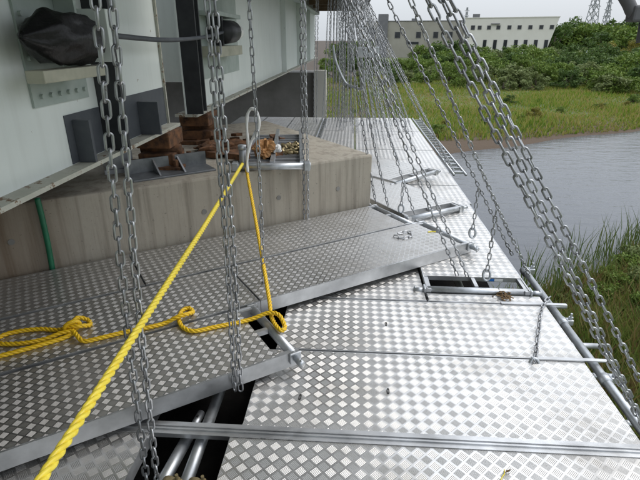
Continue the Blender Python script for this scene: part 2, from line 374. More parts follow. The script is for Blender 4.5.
# ------------------------------------------------------------------ bridge spans
GX = -1.45; GB = .85; GT = 2.28; SOF = 2.42
def span(label, y0, y1, name='bridge_span'):
    r = thing(name, (GX, y0, GB), label, 'bridge')
    L = y1-y0
    for k, gx in enumerate((0, -2.6, -5.2, -7.8)):
        mb = MB(); mb.box((gx-.006, 0, 0), (gx+.006, L, GT-GB)); mb.build('girder_web', M['girder'], r)
        mb = MB(); mb.box((gx-.1, -.003, -.022), (gx+.1, L+.003, 0)); mb.build('bottom_flange', M['flange'], r)
        mb = MB(); mb.box((gx-.17, 0, GT-GB), (gx+.17, L, GT-GB+.025)); mb.build('top_flange', M['girder'], r)
        for q in range(int(L//6)+1):
            pass
    mb = MB(); mb.box((-9.5, -.002, SOF-GB), (1.85, L, SOF-GB+.22)); mb.build('deck_slab', M['soffit'], r)
    mb = MB(); mb.box((1.55, -.001, SOF-GB+.22), (1.85, L-.004, SOF-GB+.95)); mb.build('parapet', M['soffit'], r)
    mb = MB(); mb.box((-.17, 0, GT-GB+.025), (.17, L-.003, SOF-GB)); mb.build('slab_haunch', M['soffit'], r)
    return r
E1 = 3.75; B2 = 4.2
sp1 = span('pale bridge span whose girder web carries the black wrapped bracket', -14, E1)
sp2 = span('pale bridge span beyond the pier running to the grey far pier', B2, 19)
def local(o, p): return Vector(p)-o.location
def plate(root, name, lo, hi, mat, bevel=0):
    lo = local(root, lo); hi = local(root, hi); mb = MB(); mb.box(lo, hi); return mb.build(name, mat, root, bevel=bevel)
# end cross beams
for rt, y in ((sp1, E1-.28), (sp2, B2+.25)):
    for gx in (GX-2.6, GX-5.2, GX-7.8):
        plate(rt, 'cross_beam', (gx+.01, y-.006, GB+.25), (gx+2.59, y+.006, GT-.1), M['girder'])
# vertical stiffeners (dark painted) at the bearings
plate(sp1, 'bearing_stiffener', (GX+.007, 2.72, GB+.003), (GX+.15, 2.745, GT), M['black_paint'])
plate(sp1, 'end_stiffener', (GX+.007, E1-.03, GB+.003), (GX+.025, E1-.012, GT), M['flange'])
plate(sp1, 'primer_patch', (GX+.007, 2.36, GB+.004), (GX+.0105, 2.715, GB+.25), M['primer'])
plate(sp1, 'primer_patch', (GX+.007, 2.75, GB+.004), (GX+.0105, E1-.035, GB+.27), M['primer'])
plate(sp1, 'gusset_plate', (GX+.012, 2.42, GB+.004), (GX+.1, 2.442, GB+.22), M['primer'])
plate(sp1, 'gusset_plate', (GX+.012, 3.22, GB+.004), (GX+.15, 3.242, GB+.22), M['primer'])
plate(sp2, 'end_stiffener', (GX+.007, B2+.01, GB+.003), (GX+.15, B2+.03, GT), M['black_paint'])
plate(sp2, 'bearing_stiffener', (GX+.007, B2+.22, GB+.003), (GX+.12, B2+.24, GT), M['black_paint'])
for y in (10.2, 13, 15.8):
    plate(sp2, 'web_stiffener', (GX+.007, y, GB+.003), (GX+.10, y+.012, GT), M['girder'])
for y in (-3, -.2, ):
    plate(sp1, 'web_stiffener', (GX+.007, y, GB+.003), (GX+.10, y+.012, GT), M['girder'])
# timber and rusty hangers under the slab of the far span
for k, y in enumerate((9.5, 11.5, 13.2, 14.5, 16)):
    plate(sp2, 'hanger_bracket', (GX+.3, y, SOF-.16), (GX+1.6, y+.12, SOF-.002), M['wood'])

# seismic restraint on the near web: base plate, shelf, side plates, wrapped cable end, cable
rs = thing('restraint_bracket', (GX+.0, 2.2, 1.3), 'pale green steel restraint bracket bolted to the near girder web', 'bracket')
b0 = atx(28, 100, GX+.01); 
y0, y1 = 2.14, 2.62; z0 = 1.165
plate(rs, 'base_plate', (GX+.0065, y0, z0), (GX+.018, y1, 1.95), M['green_paint'])
zs = 1.285
plate(rs, 'lower_shelf', (GX+.12, 1.97, zs), (GX+.20, 2.49, zs+.05), M['beige'], .004)
plate(rs, 'upper_shelf', (GX+.02, 1.97, zs+.40), (GX+.20, 2.49, zs+.43), M['green_paint'])
plate(rs, 'bearing_plate', (GX+.02, 2.58, zs+.06), (GX+.20, 2.62, zs+.31), M['girder'], .004)
plate(rs, 'side_web', (GX+.02, 2.44, zs+.003), (GX+.119, 2.46, zs+.398), M['green_paint'])
mb = MB()
for i in range(6): mb.tube([local(rs, (GX+.018, 2.2+i*.075, z0+.045)), local(rs, (GX+.032, 2.2+i*.075, z0+.045))], .011, 8)
for i in range(7): mb.tube([local(rs, (GX+.018, 2.17, z0+.12+i*.09)), local(rs, (GX+.032, 2.17, z0+.12+i*.09))], .011, 8)
stuff(mb.build('bolts', M['green_paint'], rs))
# black plastic wrap: crumpled lozenge
me_v = []; me_f = []; nu, nv = 40, 36
cz, cx = 1.462, GX+.145
for i in range(nu+1):
    u = i/nu; yy = 1.96+u*(2.48-1.96)
    rad = .102*min(1, (u/.38)**.75+.10)*(1 if u < .93 else .85)
    for k in range(nv):
        a_ = 2*math.pi*k/nv; fold = abs(math.sin(2.5*a_+3.1*u))**.6*.16+.06*math.sin(7*a_-9*u)+.03*math.sin(15*a_+23*u)
        wr = .92+fold; me_v.append((cx+rad*wr*math.cos(a_)*.9, yy, cz+rad*wr*math.sin(a_)*1.02-.01*u))
for i in range(nu):
    for k in range(nv): me_f.append((i*nv+k, i*nv+(k+1) % nv, (i+1)*nv+(k+1) % nv, (i+1)*nv+k))
me_f.append(tuple(range(nv))); me_f.append(tuple(nu*nv+k for k in reversed(range(nv))))
mb = MB(); mb.add(me_v, me_f); ow = mb.build('plastic_wrap', M['plastic'], None, True)
tag(ow, 'crumpled black plastic sheet wrapped round the cable end on the bracket', 'plastic wrap')
cb0 = Vector((GX+.16, 2.625, 1.475))
mb = MB(); mb.tube(cr([cb0, Vector((GX+.165, 3.5, 1.45)), Vector((GX+.17, 4.4, 1.475)), Vector((GX+.17, 5.0, 1.52))], 10), .015, 10)
ocab = mb.build('restraint_cable', M['primer'], None, True); tag(ocab, 'thin dark brown cable spanning the gap between the two girder ends', 'cable')
rs2 = thing('restraint_bracket', (GX, 5.6, 1.3), 'pale steel restraint bracket with round white cap on the far span', 'bracket')
plate(rs2, 'base_plate', (GX+.0065, 4.45, 1.1), (GX+.018, 6.3, 1.92), M['green_paint'])
plate(rs2, 'lower_shelf', (GX+.02, 4.75, 1.30), (GX+.19, 5.75, 1.395), M['beige'], .004)
plate(rs2, 'upper_shelf', (GX+.02, 4.75, 1.66), (GX+.19, 5.75, 1.70), M['green_paint'], .004)
plate(rs2, 'bearing_plate', (GX+.02, 5.0, 1.40), (GX+.17, 5.05, 1.655), M['black_paint'])
mb = MB(); mb.tube([local(rs2, (GX+.15, 5.06, 1.52)), local(rs2, (GX+.15, 5.449, 1.53))], .11, 16); mb.build('cable_end', M['black_paint'], rs2, True)
mb = MB(); mb.tube([local(rs2, (GX+.15, 5.45, 1.53)), local(rs2, (GX+.15, 5.72, 1.53)), local(rs2, (GX+.15, 5.75, 1.53))], [.075, .075, .065], 24); mb.build('end_cap', M['white_plastic'], rs2, bevel=.01)

# bearings on the pier top
def bearing(x, y, label, sc=1.0):
    r = thing('bridge_bearing', (x, y, PT), label, 'bearing', rz=0)
    mb = MB(); mb.box((-.26*sc, -.24*sc, 0), (.26*sc, .24*sc, .035)); mb.build('sole_plate', M['rust'], r, bevel=.004)
    mb = MB(); mb.box((-.18*sc, -.17*sc, .035), (.18*sc, .17*sc, .12)); mb.build('lower_block', M['rust'], r, bevel=.01)
    mb = MB(); mb.tube([(-.2*sc, 0, .135), (.2*sc, 0, .135)], .04, 14); mb.build('rocker_pin', M['rust'], r, True)
    mb = MB(); mb.box((-.17*sc, -.2*sc, .165), (.17*sc, .2*sc, GB-PT-.023)); mb.build('upper_block', M['rust'], r, bevel=.008)
    for sx in (-1, 1):
        for sy in (-1, 1):
            mb = MB(); mb.tube([(sx*.21*sc, sy*.2*sc, .03), (sx*.21*sc, sy*.2*sc, .085)], .02, 6); mb.build('anchor_bolt', M['rust'], r)
    return r
bearing(GX, 3.56, 'rusty steel bearing under the near girder end', .75)
bearing(GX, 4.55, 'rusty steel bearing under the far span girder end', .8)
# rust debris and loose steel on the pier top
def chunk(mb, c, s, rz):
    ax = Vector((math.cos(rz), math.sin(rz), random.uniform(-.15, .15)))*s[0]/2; ay = Vector((-math.sin(rz), math.cos(rz), 0))*s[1]/2
    mb.obox(c, ax, ay, Vector((0, 0, s[2]/2)))
rd = thing('rust_debris', (-1.0, 4.2, PT), 'heap of orange rust flakes and scrap by the bearings', 'debris')
for k in range(46):
    mb = MB(); s = (random.uniform(.05, .2), random.uniform(.03, .1), random.uniform(.012, .05))
    chunk(mb, (random.gauss(-.02, .2), random.gauss(0, .28), s[2]/2+random.choice((0, 0, .03))), s, random.uniform(0, 3)); mb.build('rust_flake', M['rust'], rd)
st = thing('steel_angle', g(176, 176, PT), 'loose grey steel angle plate with gussets lying on the pier edge', 'steel plate', rz=SK+.05)
mb = MB(); mb.box((-.30, -.02, 0), (.30, .2, .014)); mb.build('base_leg', M['raw_steel'], st, bevel=.003)
mb = MB(); mb.box((-.30, .185, .014), (.30, .2, .11)); mb.build('upright_leg', M['raw_steel'], st)
for q in (-.1, .08): 
    mb = MB(); mb.add([(q-.006, .02, .014), (q+.006, .02, .014), (q+.006, .184, .014), (q-.006, .184, .014), (q-.006, .184, .10), (q+.006, .184, .10)], [(0,1,2,3),(0,4,5,1),(0,3,4),(1,5,2),(2,5,4,3)]); mb.build('gusset', M['dull_alu'], st)
gb = thing('steel_block', g(122, 172, PT), 'pale grey steel block standing on the pier under the near girder', 'block', rz=SK)
mb = MB(); mb.box((-.09, 0, 0), (.09, .3, .2)); mb.build('block_body', M['dull_alu'], gb, bevel=.006)
mb = MB(); mb.box((-.12, -.03, 0), (.12, -.001, .03)); mb.build('base_lip', M['dull_alu'], gb)

# green drain pipe down the pier face
mb = MB(); pA = g(53, 272, .02); off = Vector((NX, NY, 0))*-.035
q0 = sn(0, 3.26)  # face
def on_face(u, v, d=.035):
    r_ = ray(u, v); n0 = 3.26-d; t = n0/(r_.x*NX+r_.y*NY); return Vector((0, 0, H))+r_*t
mb.tube(cr([on_face(37, 198), on_face(43, 222), on_face(49, 250), on_face(55, 285)], 6), .017, 10)
tag(mb.build('drain_pipe', M['greenpipe'], None, True), 'thin green plastic pipe running down the pier face', 'pipe')

# ------------------------------------------------------------------ deck panels
TH = .06
def deck_panel(label, org, rz, L, W, ztop, slots=(0, 0), th=TH, group='aluminium deck panels', tread='tread'):
    """local: u along length (x), v across (y); org = corner (0,0)."""
    r = thing('deck_panel', (org[0], org[1], ztop), label, 'deck panel', group, rz)
    s0, s1 = slots; rw = .03
    u0 = s0 if s0 else .004; u1 = L-s1 if s1 else L-.004
    mb = MB(); mb.box((u0, .008, -.006), (u1, W-.008, 0), 1, top=0); mb.build('tread_plate', [M[tread], M['alu']], r)
    for v0, v1 in ((.0, rw), (W-rw, W)):
        mb = MB(); mb.box((.0, v0, -th), (L, v1, -.0065)); mb.box((.001, v0 if v0 == 0 else v1-.007, -.0065), (L-.001, v0+.007 if v0 == 0 else v1, -.001)); mb.build('side_rail', M['alu'], r)
    for e, s_ in ((0, s0), (1, s1)):
        ue = 0 if e == 0 else L; sg = 1 if e == 0 else -1
        if s_:
            mb = MB(); mb.tube([(ue+sg*.025, -.004, -.026), (ue+sg*.025, W+.004, -.026)], .0235, 16); mb.build('end_tube', M['galv'], r, True)
            xa, xb = sorted((ue+sg*.05, ue+sg*s_)); 
            mb = MB(); mb.box((xa, W*.48, -.03), (xb, W*.48+.022, -.004)); mb.build('slot_bar', M['alu'], r)
            x2 = ue+sg*s_; xa, xb = sorted((x2+sg*.001, x2+sg*.02))
            mb = MB(); mb.box((xa, rw+.001, -th), (xb, W-rw-.001, -.0065)); mb.build('cross_rail', M['alu'], r)
            for vv, vp in ((-.016, -.075), (W+.001, W+.075)):
                mb = MB(); mb.box((ue+sg*.025-.030, vv, -.056), (ue+sg*.025+.030, vv+.015, -.0005)); mb.build('hook_clamp', M['galv'], r, bevel=.005)
                mb = MB(); va, vb = sorted((vv, vp)); mb.tube([(ue+sg*.025, va, -.028), (ue+sg*.025, vb, -.028)], .0165, 12); mb.tube([(ue+sg*.025, vp*.9 if vp < 0 else vp-.008, -.05), (ue+sg*.025, vp*.9 if vp < 0 else vp-.008, -.006)], .006, 8); mb.build('tube_pin', M['galv'], r, True)
        else:
            xa, xb = sorted((ue+sg*.004, ue+sg*.03))
            mb = MB(); mb.box((xa, rw+.001, -th), (xb, W-rw-.001, -.0065)); mb.build('end_rail', M['alu'], r)
    return r
GB_ = 'aluminium deck panels of the walkway'
XE = 1.16
# cross rows (length along X)
def cross(label, x0, x1, y0, y1, z=0, slots=(0, 0)): return deck_panel(label, (x0, y0), 0, x1-x0, y1-y0, z, slots, group=GB_)
cross('bright aluminium deck panel lying before the first joint rail', -.455, XE-.01, .90, 1.435)
cross('wide aluminium deck panel between the first joint rail and the second seam', -.42, XE, 1.478, 2.018)
cross('aluminium deck panel with lifting slot, from the second to the third seam', -.36, XE+.01, 2.028, 2.555)
cross('aluminium deck panel partly tucked under the long skewed panel', -.30, .475, 2.565, 3.1)
cross('narrow aluminium strip panel before the stickered panel end', .485, XE+.012, 2.565, 2.662)
cross('bright aluminium deck panel at the foot of the picture, before the others', -.48, XE-.02, .33, .89)
cross('dull dark aluminium deck panel left of the open gap with two pipes', -2.3, -.775, .90, 1.435)
cross('dull aluminium deck panel hidden under the raised left panel', -2.6, -.80, 1.478, 2.018)
cross('dull aluminium deck panel below the raised left panels, next to pier', -2.9, -.80, 2.028, 2.555)
cross('dull aluminium deck panel under the chain at the left foot', -2.2, -.77, .33, .89)
mb = MB(); mb.box((-1.0, 1.438, -.03), (XE+.05, 1.475, .0015)); mb.box((-1.0, 1.425, .0015), (XE+.05, 1.490, .0045)); mb.box((-1.0, 1.4445, .0045), (XE+.05, 1.452, .011)); mb.box((-1.0, 1.461, .0045), (XE+.05, 1.4685, .011))
tag(mb.build('joint_rail', M['alu']), 'long grooved aluminium joint rail crossing the walkway and the open gap', 'rail')
# raised skewed rows beside the pier
ZR = .115
def skew(label, s0, s1, n0, n1, z=ZR, slots=(0, 0)):
    c = sn(s0, n0); return deck_panel(label, (c.x, c.y), SK, s1-s0, n1-n0, z, slots, th=.08, group=GB_, tread='tread_fine')
skew('short raised aluminium panel whose open end tube lies under the yellow rope loop', -1.25, .872, 1.66, 2.15, ZR, (0, .115))
skew('long raised aluminium panel with dark slots at its end, overhanging the walkway', .905, 2.56, 2.168, 2.672, ZR, (0, .10))
skew('raised aluminium panel carrying the yellow rope, next to the short panel', -1.0, .902, 2.168, 2.672, ZR, (0, 0))
skew('long raised aluminium panel along the foot of the concrete pier', .4, 2.48, 2.686, 3.2, ZR, (0, .10))
skew('dark raised aluminium panel against the stained pier face', -1.5, .397, 2.686, 3.2, ZR, (0, 0))
# column deck beyond
def column(label, x0, x1, y0, y1, z=0, slots=(0, 0)):
    return deck_panel(label, (x1, y0), math.pi/2, y1-y0, x1-x0, z, slots, th=.05 if z == 0 else .031, group=GB_)
column('aluminium panel with open slot and blue sticker at its near end', .485, 1.115, 2.67, 4.45, .032, (.17, 0))
LB = 'bright aluminium deck panel of the far walkway beyond the pier'
cols = [(1.16, 4.47), (.60, 4.3), (.04, 4.35), (-.62, 5.0), (-1.18, 5.6), (-1.74, 6.2)]
for i, (x1, ys) in enumerate(cols):
    x0 = x1-.545; y = ys; 
    ends = [5.1, 6.9, 8.4, 9.95]
    for e in ends:
        if e-y < .35: continue
        column(LB, x0, x1, y, e-.012, 0); y = e
fp = [sn(2.475, 3.27), sn(3.05, 3.27), sn(3.05, 5.4), sn(2.475, 5.4)]
mb = MB(); mb.prism([(p.x, p.y) for p in fp], -.022, -.008, 0); tag(mb.build('filler_plate', M['alu']), 'plain aluminium filler plate between the pier end and far panels', 'plate')
# panels swung round the pier end
def tubepanel(label, pa, pb, z, L):
    a_, b_ = g(*pa, z), g(*pb, z); d = (b_-a_); rz = math.atan2(d.y, d.x)+math.pi/2
    W = d.length; return deck_panel(label, (b_.x, b_.y), rz, L, W, z, (.12, 0), group=GB_)
tubepanel('swung aluminium panel with end tube beside the long raised panel', (409, 217), (463, 206), .092, 1.7)
tubepanel('swung aluminium panel further on, its end tube under the chain cluster', (397, 182), (438, 170), .108, 1.9)

# ladder beams: beside the far walkway and in the gap between its columns
def ladder(label, x, y0, y1, z, w_=.14):
    r = thing('ladder_beam', (x, y0, z), label, 'ladder beam', 'ladder beams of the far walkway')
    for sx in (0, w_):
        mb = MB(); mb.tube([(sx, 0, 0), (sx, y1-y0, 0)], .015, 10); mb.build('rail_tube', M['galv'], r, True)
    n = int((y1-y0)/.2)
    for k in range(n):
        yy = .1+k*.2; mb = MB(); mb.box((.018, yy-.012, -.012), (w_-.018, yy+.012, .012)); mb.build('rung', M['galv'], r)
    return r
ladder('galvanised ladder beam along the river edge of the far walkway', XE+.035, 5.55, 9.9, -.0)
ladder('galvanised ladder beam in the dark gap between far deck panels', -.61+.025, 5.1, 9.9, -.02, .075)

# support tubes under the deck, edge tube with clamps
def tube_thing(name, pts, r, label, cat, group=None, mat='galv', n=14):
    mb = MB(); mb.tube(pts, r, n); o = mb.build(name, M[mat], None, True); return tag(o, label, cat, group)
for x, lb in ((-1.5, 'galvanised support pipe under the dull left panels'), (-.1, 'galvanised support pipe under the middle of the walkway'), (.75, 'galvanised support pipe under the river side of the walkway')):
    tube_thing('support_pipe', [(x, .2, -TH-.0243), (x, 3.1, -TH-.0243)], .0243, lb, 'pipe', 'support pipes under the walkway')
et = thing('edge_pipe', (XE+.06, .6, -.03), 'galvanised edge pipe with clamps along the river side of the walkway', 'pipe')
mb = MB(); mb.tube([(0, 0, 0), (0, 2.5, 0)], .021, 16); mb.build('pipe_body', M['galv'], et, True)
def clamp(root, p, mat='galv', s=1.0):
    c = empty('pipe_clamp', p); c.parent = root
    mb = MB(); mb.tube([(0, -.03*s, 0), (0, .03*s, 0)], .034*s, 14); mb.build('clamp_shell', M[mat], c, True)
    mb = MB(); mb.box((.02*s, -.022*s, -.012*s), (.065*s, .022*s, .03*s)); mb.build('clamp_lug', M[mat], c, bevel=.004)
    mb = MB(); mb.tube([(.048*s, 0, -.02*s), (.048*s, 0, .075*s)], .008*s, 8); mb.tube([(.048*s, 0, .03*s), (.048*s, 0, .048*s)], .016*s, 6); mb.build('clamp_bolt', M['brass' if mat == 'brass' else 'galv'], c)
    return c
for yy in (.9, 1.92, 2.42): clamp(et, (0, yy-.6, 0), s=.8)
clamp(et, (0, 2.47, 0), s=.9)
for yy, lb in ((1.70, 'short pipe stub from deck edge to edge pipe, before the second seam'), (2.02, 'pipe stub with flat bar at the second seam'), (2.28, 'pipe stub just past the second seam'), (2.70, 'pipe stub beside the blue stickered panel end')):
    tube_thing('pipe_stub', [(XE-.06, yy, -.085), (XE+.2, yy, -.085)], .015, lb, 'pipe', 'pipe stubs at the deck edge')
for yy, lb in ((2.022, 'flat aluminium bar across the deck edge at the second seam'), (2.56, 'flat aluminium bar across the deck edge at the third seam')):
    mb = MB(); mb.box((XE-.25, yy-.011, .002), (XE+.13, yy+.011, .009)); tag(mb.build('flat_bar', M['alu']), lb, 'bar', 'flat bars at the deck edge')
mb = MB(); nq = 24  # added black sheet below the deck, stands in for the shade in the gaps
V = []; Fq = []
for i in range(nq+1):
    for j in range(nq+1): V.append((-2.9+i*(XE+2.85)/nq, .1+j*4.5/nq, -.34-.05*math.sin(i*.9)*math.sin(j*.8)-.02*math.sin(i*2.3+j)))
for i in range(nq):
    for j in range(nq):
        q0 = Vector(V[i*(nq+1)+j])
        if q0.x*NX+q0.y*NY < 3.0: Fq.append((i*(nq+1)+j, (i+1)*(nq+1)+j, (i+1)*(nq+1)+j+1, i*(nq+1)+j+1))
mb.add(V, Fq); M['shade_black'] = simple('black_shade_sheet', (.006, .006, .006), (.014, .013, .012), .9, 0, 12, .4, .01, spec=.1)
tag(mb.build('shade_sheet', M['shade_black'], None, True), 'added black sheet under the walkway, standing in for shade in the open gap', 'sheet')
# two loose pipes in the gap
def gap_pipe(pa, pb, label):
    a_, b_ = g(*pa, -.065), g(*pb, -.065); r = thing('scaffold_pipe', b_, label, 'pipe', 'pipes in the open gap')
    d = (a_-b_); t = d.normalized(); mb = MB(); mb.tube([(0, 0, 0), d], .0243, 16); mb.build('pipe_body', M['galv'], r, True)
    mb = MB(); mb.tube([d, d+t*.09], .017, 14); mb.build('joint_pin', M['galv'], r, True)
    mb = MB(); mb.box(d+t*.05-Vector((.005, .005, .018)), d+t*.05+Vector((.005, .005, .022))); mb.build('lock_tab', M['dark_hole'], r)
    return r
gap_pipe((193, 428), (150, 505), 'shorter galvanised pipe with slotted end in the open gap')
gap_pipe((223, 383), (178, 505), 'longer galvanised pipe running under the raised panel in the gap')
cp = thing('pipe_coupler', g(180, 487, -.05), 'pair of yellowish couplers on the pipes in the open gap', 'coupler')
for dx in (-.045, .05): clamp(cp, (dx, 0, 0), 'brass', .8)

# small things on the deck
mb = MB(); p = g(488, 271.5, .055)
bs = thing('sticker', (p.x, 2.8405, -.008), 'blue and white sticker on the open panel end', 'sticker')
mb = MB(); mb.box((0, -.0015, .012), (.035, -.0005, .031)); mb.build('blue_field', M['blue'], bs)
mb = MB(); mb.box((.036, -.0015, .012), (.09, -.0005, .031)); mb.build('white_field', M['white_plastic'], bs)
bs.location.y += .0008
dl = thing('dead_plant', g(503, 296, .004), 'small brown clump of dead plant by the open panel end', 'dead plant')
for k in range(34):
    a_ = random.uniform(0, 6.28); rr = random.uniform(.01, .06); mb = MB(); c = Vector((math.cos(a_)*rr, math.sin(a_)*rr*.8, random.uniform(.003, .02)))
    mb.bar(c, c+Vector((random.gauss(0, .02), random.gauss(0, .02), random.gauss(.0, .008))), .010, .003); mb.build('dead_leaf', M['dead'], dl)
tw = thing('twig', g(503, 474, .004), 'thin yellow leaf stem lying on the bright foreground panel', 'twig')
mb = MB(); mb.tube(cr([(-.03, -.05, 0), (-.01, -.02, .006), (.005, .0, .003), (.01, .02, 0)], 5), .002, 6); mb.build('stem', M['yellow_print'], tw)
mb = MB(); mb.add([(.005, .0, .004), (.02, .004, .008), (.035, .02, .004), (.014, .012, .006)], [(0, 1, 2, 3)]); mb.build('leaf', M['dead'], tw)
for (u, v, lb) in ((388, 391, 'dark lifting slot clip on the panel between the seams'), (386, 324, 'tiny dark clip on the panel past the second seam'), (300, 397, 'small scratched clip near the short raised panel end')):
    p = g(u, v, .002); r = thing('lifting_clip', p, lb, 'clip', 'lifting clips')
    mb = MB(); mb.tube(cr([(-.003, -.013, 0), (.003, -.013, 0), (.004, .013, 0), (-.003, .013, 0)], 4, True), .002, 6, closed=True); mb.build('wire_ring', M['dark_hole'], r)
mb = MB(); p = g(428, 232, ZR+.003); mb.tube([p, p+Vector((.03, .012, 0)), p+Vector((.06, .01, 0))], .005, 6); tag(mb.build('tape_scrap', M['yellow_print']), 'scrap of yellow tape on the long raised panel edge', 'tape')

# upturned panel tray on the pier top
ty = g(240, 163, PT+.06); tx = g(304, 162, PT+.06); d = tx-ty
tr = thing('upturned_panel', (ty.x, ty.y, PT+.002), 'upturned grey deck panel lying on the pier top as a tray', 'deck panel', rz=math.atan2(d.y, d.x)-.02)
W = d.length; D_ = 1.45
mb = MB(); mb.tube([(-.05, 0, .03), (W+.05, 0, .03)], .026, 14); mb.build('end_tube', M['galv'], tr, True)
for x in (0, W*.46, W-.03):
    mb = MB(); mb.box((x, .03, .002), (x+.03, D_, .06)); mb.build('side_rail' if x != W*.46 else 'middle_rail', M['galv'], tr)
mb = MB(); nb = 24
for k in range(nb):
    y_ = .03+k*(D_-.05)/nb; mb.box((.031, y_, .004), (W-.031, y_+.03, .012 if k % 2 else .02))
mb.build('ribbed_pan', M['dull_alu'], tr)
for k, x in enumerate((-.04, W+.02)): 
    mb = MB(); mb.box((x-.02, -.035, .0), (x+.025, .04, .062)); mb.build('hook_clamp', M['galv'], tr, bevel=.006)
# orange crumpled sheet and couplers in the tray
def crumple(name, c, r, mat, label, cat, seed, flat=.5, k=14):
    rr = random.Random(seed); mb = MB(); V = []; Fc = []
    for i in range(k+1):
        th = math.pi*i/k
        for j in range(2*k):
            ph = math.pi*j/k; q = r*(1+.35*math.sin(3*ph+seed)*math.sin(2*th)+.22*math.sin(7*ph+2*seed+5*th)+rr.uniform(-.12, .12))
            V.append((c[0]+q*math.sin(th)*math.cos(ph), c[1]+q*math.sin(th)*math.sin(ph), max(c[2]+q*math.cos(th)*flat, PT+.025)))
    for i in range(k):
        for j in range(2*k): j2 = (j+1) % (2*k); Fc.append((i*2*k+j, (i+1)*2*k+j, (i+1)*2*k+j2, i*2*k+j2))
    mb.add(V, Fc); o = mb.build(name, M[mat]); return tag(o, label, cat)
pc = g(265, 150, PT+.08); crumple('orange_bag', (pc.x, pc.y, PT+.08), .085, 'orange_sheet', 'crumpled orange bag lying in the upturned tray', 'bag', 3, .8)
pc2 = g(270, 146, PT+.12); crumple('white_bag', (pc2.x+.05, pc2.y, PT+.10), .035, 'white_plastic', 'crumpled white plastic on the orange bag', 'bag', 5, .7)
pc = g(222, 150, PT+.02); crumple('rust_mound', (pc.x, pc.y, PT+.03), .2, 'rust', 'low mound of orange rust left of the tray', 'debris', 8, .35)
for k in range(14):
    q = g(287+random.uniform(-9, 9), 148+random.uniform(-6, 5), PT+.05); r = thing('brass_coupler', (q.x, q.y, PT+.045), 'small yellowish coupler in the pile inside the upturned tray', 'coupler', 'couplers piled in the tray', rz=random.uniform(0, 3))
    mb = MB(); mb.tube([(-.03, 0, 0), (.03, 0, 0)], .012, 10); mb.build('bolt_shank', M['brass'], r, True)
    mb = MB(); mb.tube([(.02, 0, 0), (.036, 0, 0)], .021, 6); mb.build('nut', M['brass'], r)

# ------------------------------------------------------------------ chains
PITCH = .0405
def link_mesh(name, npth, nr, wire=.0037, hw=.0094, hl=.0236):
    pts = []; h = npth//2
    for i in range(h): a_ = math.pi*i/(h-1); pts.append(Vector((math.sin(a_)*0, math.cos(a_)*hw, 0))+Vector((hl-hw+math.sin(a_)*hw, 0, 0)))
    for i in range(h): a_ = math.pi+math.pi*i/(h-1); pts.append(Vector((-(hl-hw)+math.sin(a_)*hw, math.cos(a_)*hw, 0)))
    mb = MB(); mb.tube(pts, wire, nr, closed=True); return mb
LINK = link_mesh('link', 14, 8).mesh('chain_link', M['chain'], True)
lo = link_mesh('link', 8, 4, wire=.0041); LV = np.array(lo.v); LF = np.array(lo.f)
def frames(path):
    """positions and rotations of links along a polyline"""
    P = [Vector(p) for p in path]; seg = [(P[i+1]-P[i]).length for i in range(len(P)-1)]; tot = sum(seg)
    out = []; d = PITCH*.5; k = 0; ph = random.uniform(0, 3.1); i = 0; acc = 0
    while d < tot:
        while d > acc+seg[i]: acc += seg[i]; i += 1
        t = (P[i+1]-P[i]).normalized(); p = P[i]+t*(d-acc)
        q = Vector((1, 0, 0)).rotation_difference(t) @ Quaternion((1, 0, 0), ph+(k % 2)*math.pi/2+random.gauss(0, .16))
        out.append((p, q)); d += PITCH; k += 1
    return out
def chain(label, paths, detail, group=None, ring=False, name='suspension_chain', hook=False):
    base = Vector(paths[0][0])
    if detail:
        r = thing(name, base, label, 'chain', group)
        for pth in paths:
            for p, q in frames(pth):
                o = bpy.data.objects.new('chain_link', LINK); col.objects.link(o); o.parent = r; o.location = p-base; o.rotation_mode = 'QUATERNION'; o.rotation_quaternion = q
    else:
        def strand(pth):
            V = []; F_ = []; n = 0
            for p, q in frames(pth):
                m = np.array(q.to_matrix()); V.append(LV @ m.T+np.array(p-base)); F_.append(LF+n); n += len(LV)
            return np_mesh(name, np.concatenate(V), np.concatenate(F_), M['chain'], True)
        if len(paths) == 1:
            o = bpy.data.objects.new(name, strand(paths[0])); col.objects.link(o); o.location = base; r = tag(o, label, 'chain', group)
        else:
            r = thing(name, base, label, 'chain', group)
            for pth in paths: o = bpy.data.objects.new('chain_strand', strand(pth)); col.objects.link(o); o.parent = r; stuff(o)
    if ring:
        t = base; mb = MB(); pts = [Vector((math.cos(a_)*.022, math.sin(a_)*.010, math.sin(a_)*.034-.026)) for a_ in np.linspace(0, 2*math.pi, 18, endpoint=False)]
        mb.tube(pts, .008, 8, closed=True)
        if detail: mb.build('end_ring', M['galv'], r, True)
        else: ro = mb.build('end_ring', M['galv'], r, True)
    return r
def up_to(b, tpx, ytop=None, ztop=SOF-.01, sag=0.0):
    """from base point b through the line of sight of pixel tpx in the plane y=ytop, up to the slab soffit"""
    b = Vector(b); t = aty(*tpx, b.y if ytop is None else ytop); d = t-b; k = (ztop-b.z)/d.z; e = b+d*k
    pts = []
    for i in range(25):
        f = i/24; p = b.lerp(e, f); p.z -= sag*4*f*(1-f); p.x += .004*math.sin(9*f+b.y*7); pts.append(p)
    return pts
def offs(path, dx, dy=0, tw=0.0):
    n = len(path); return [p+Vector((dx*math.cos(tw*i/n), dy+dx*math.sin(tw*i/n), 0)) for i, p in enumerate(path)]
GL = 'upright chains beside the girder'
def dbl(label, b, tpx, gap, detail, yt=None, group=GL, sag=0):
    pth = up_to(b, tpx, yt, sag=sag); return chain(label, [offs(pth, -gap/2, 0, 1.2), offs(pth, gap/2, 0, 1.2)], detail, group)
dbl('doubled steel chain hanging before the near girder bracket, crossed by the yellow rope', g(153, 500, -.06), (102, 0), .036, True, group=GL)
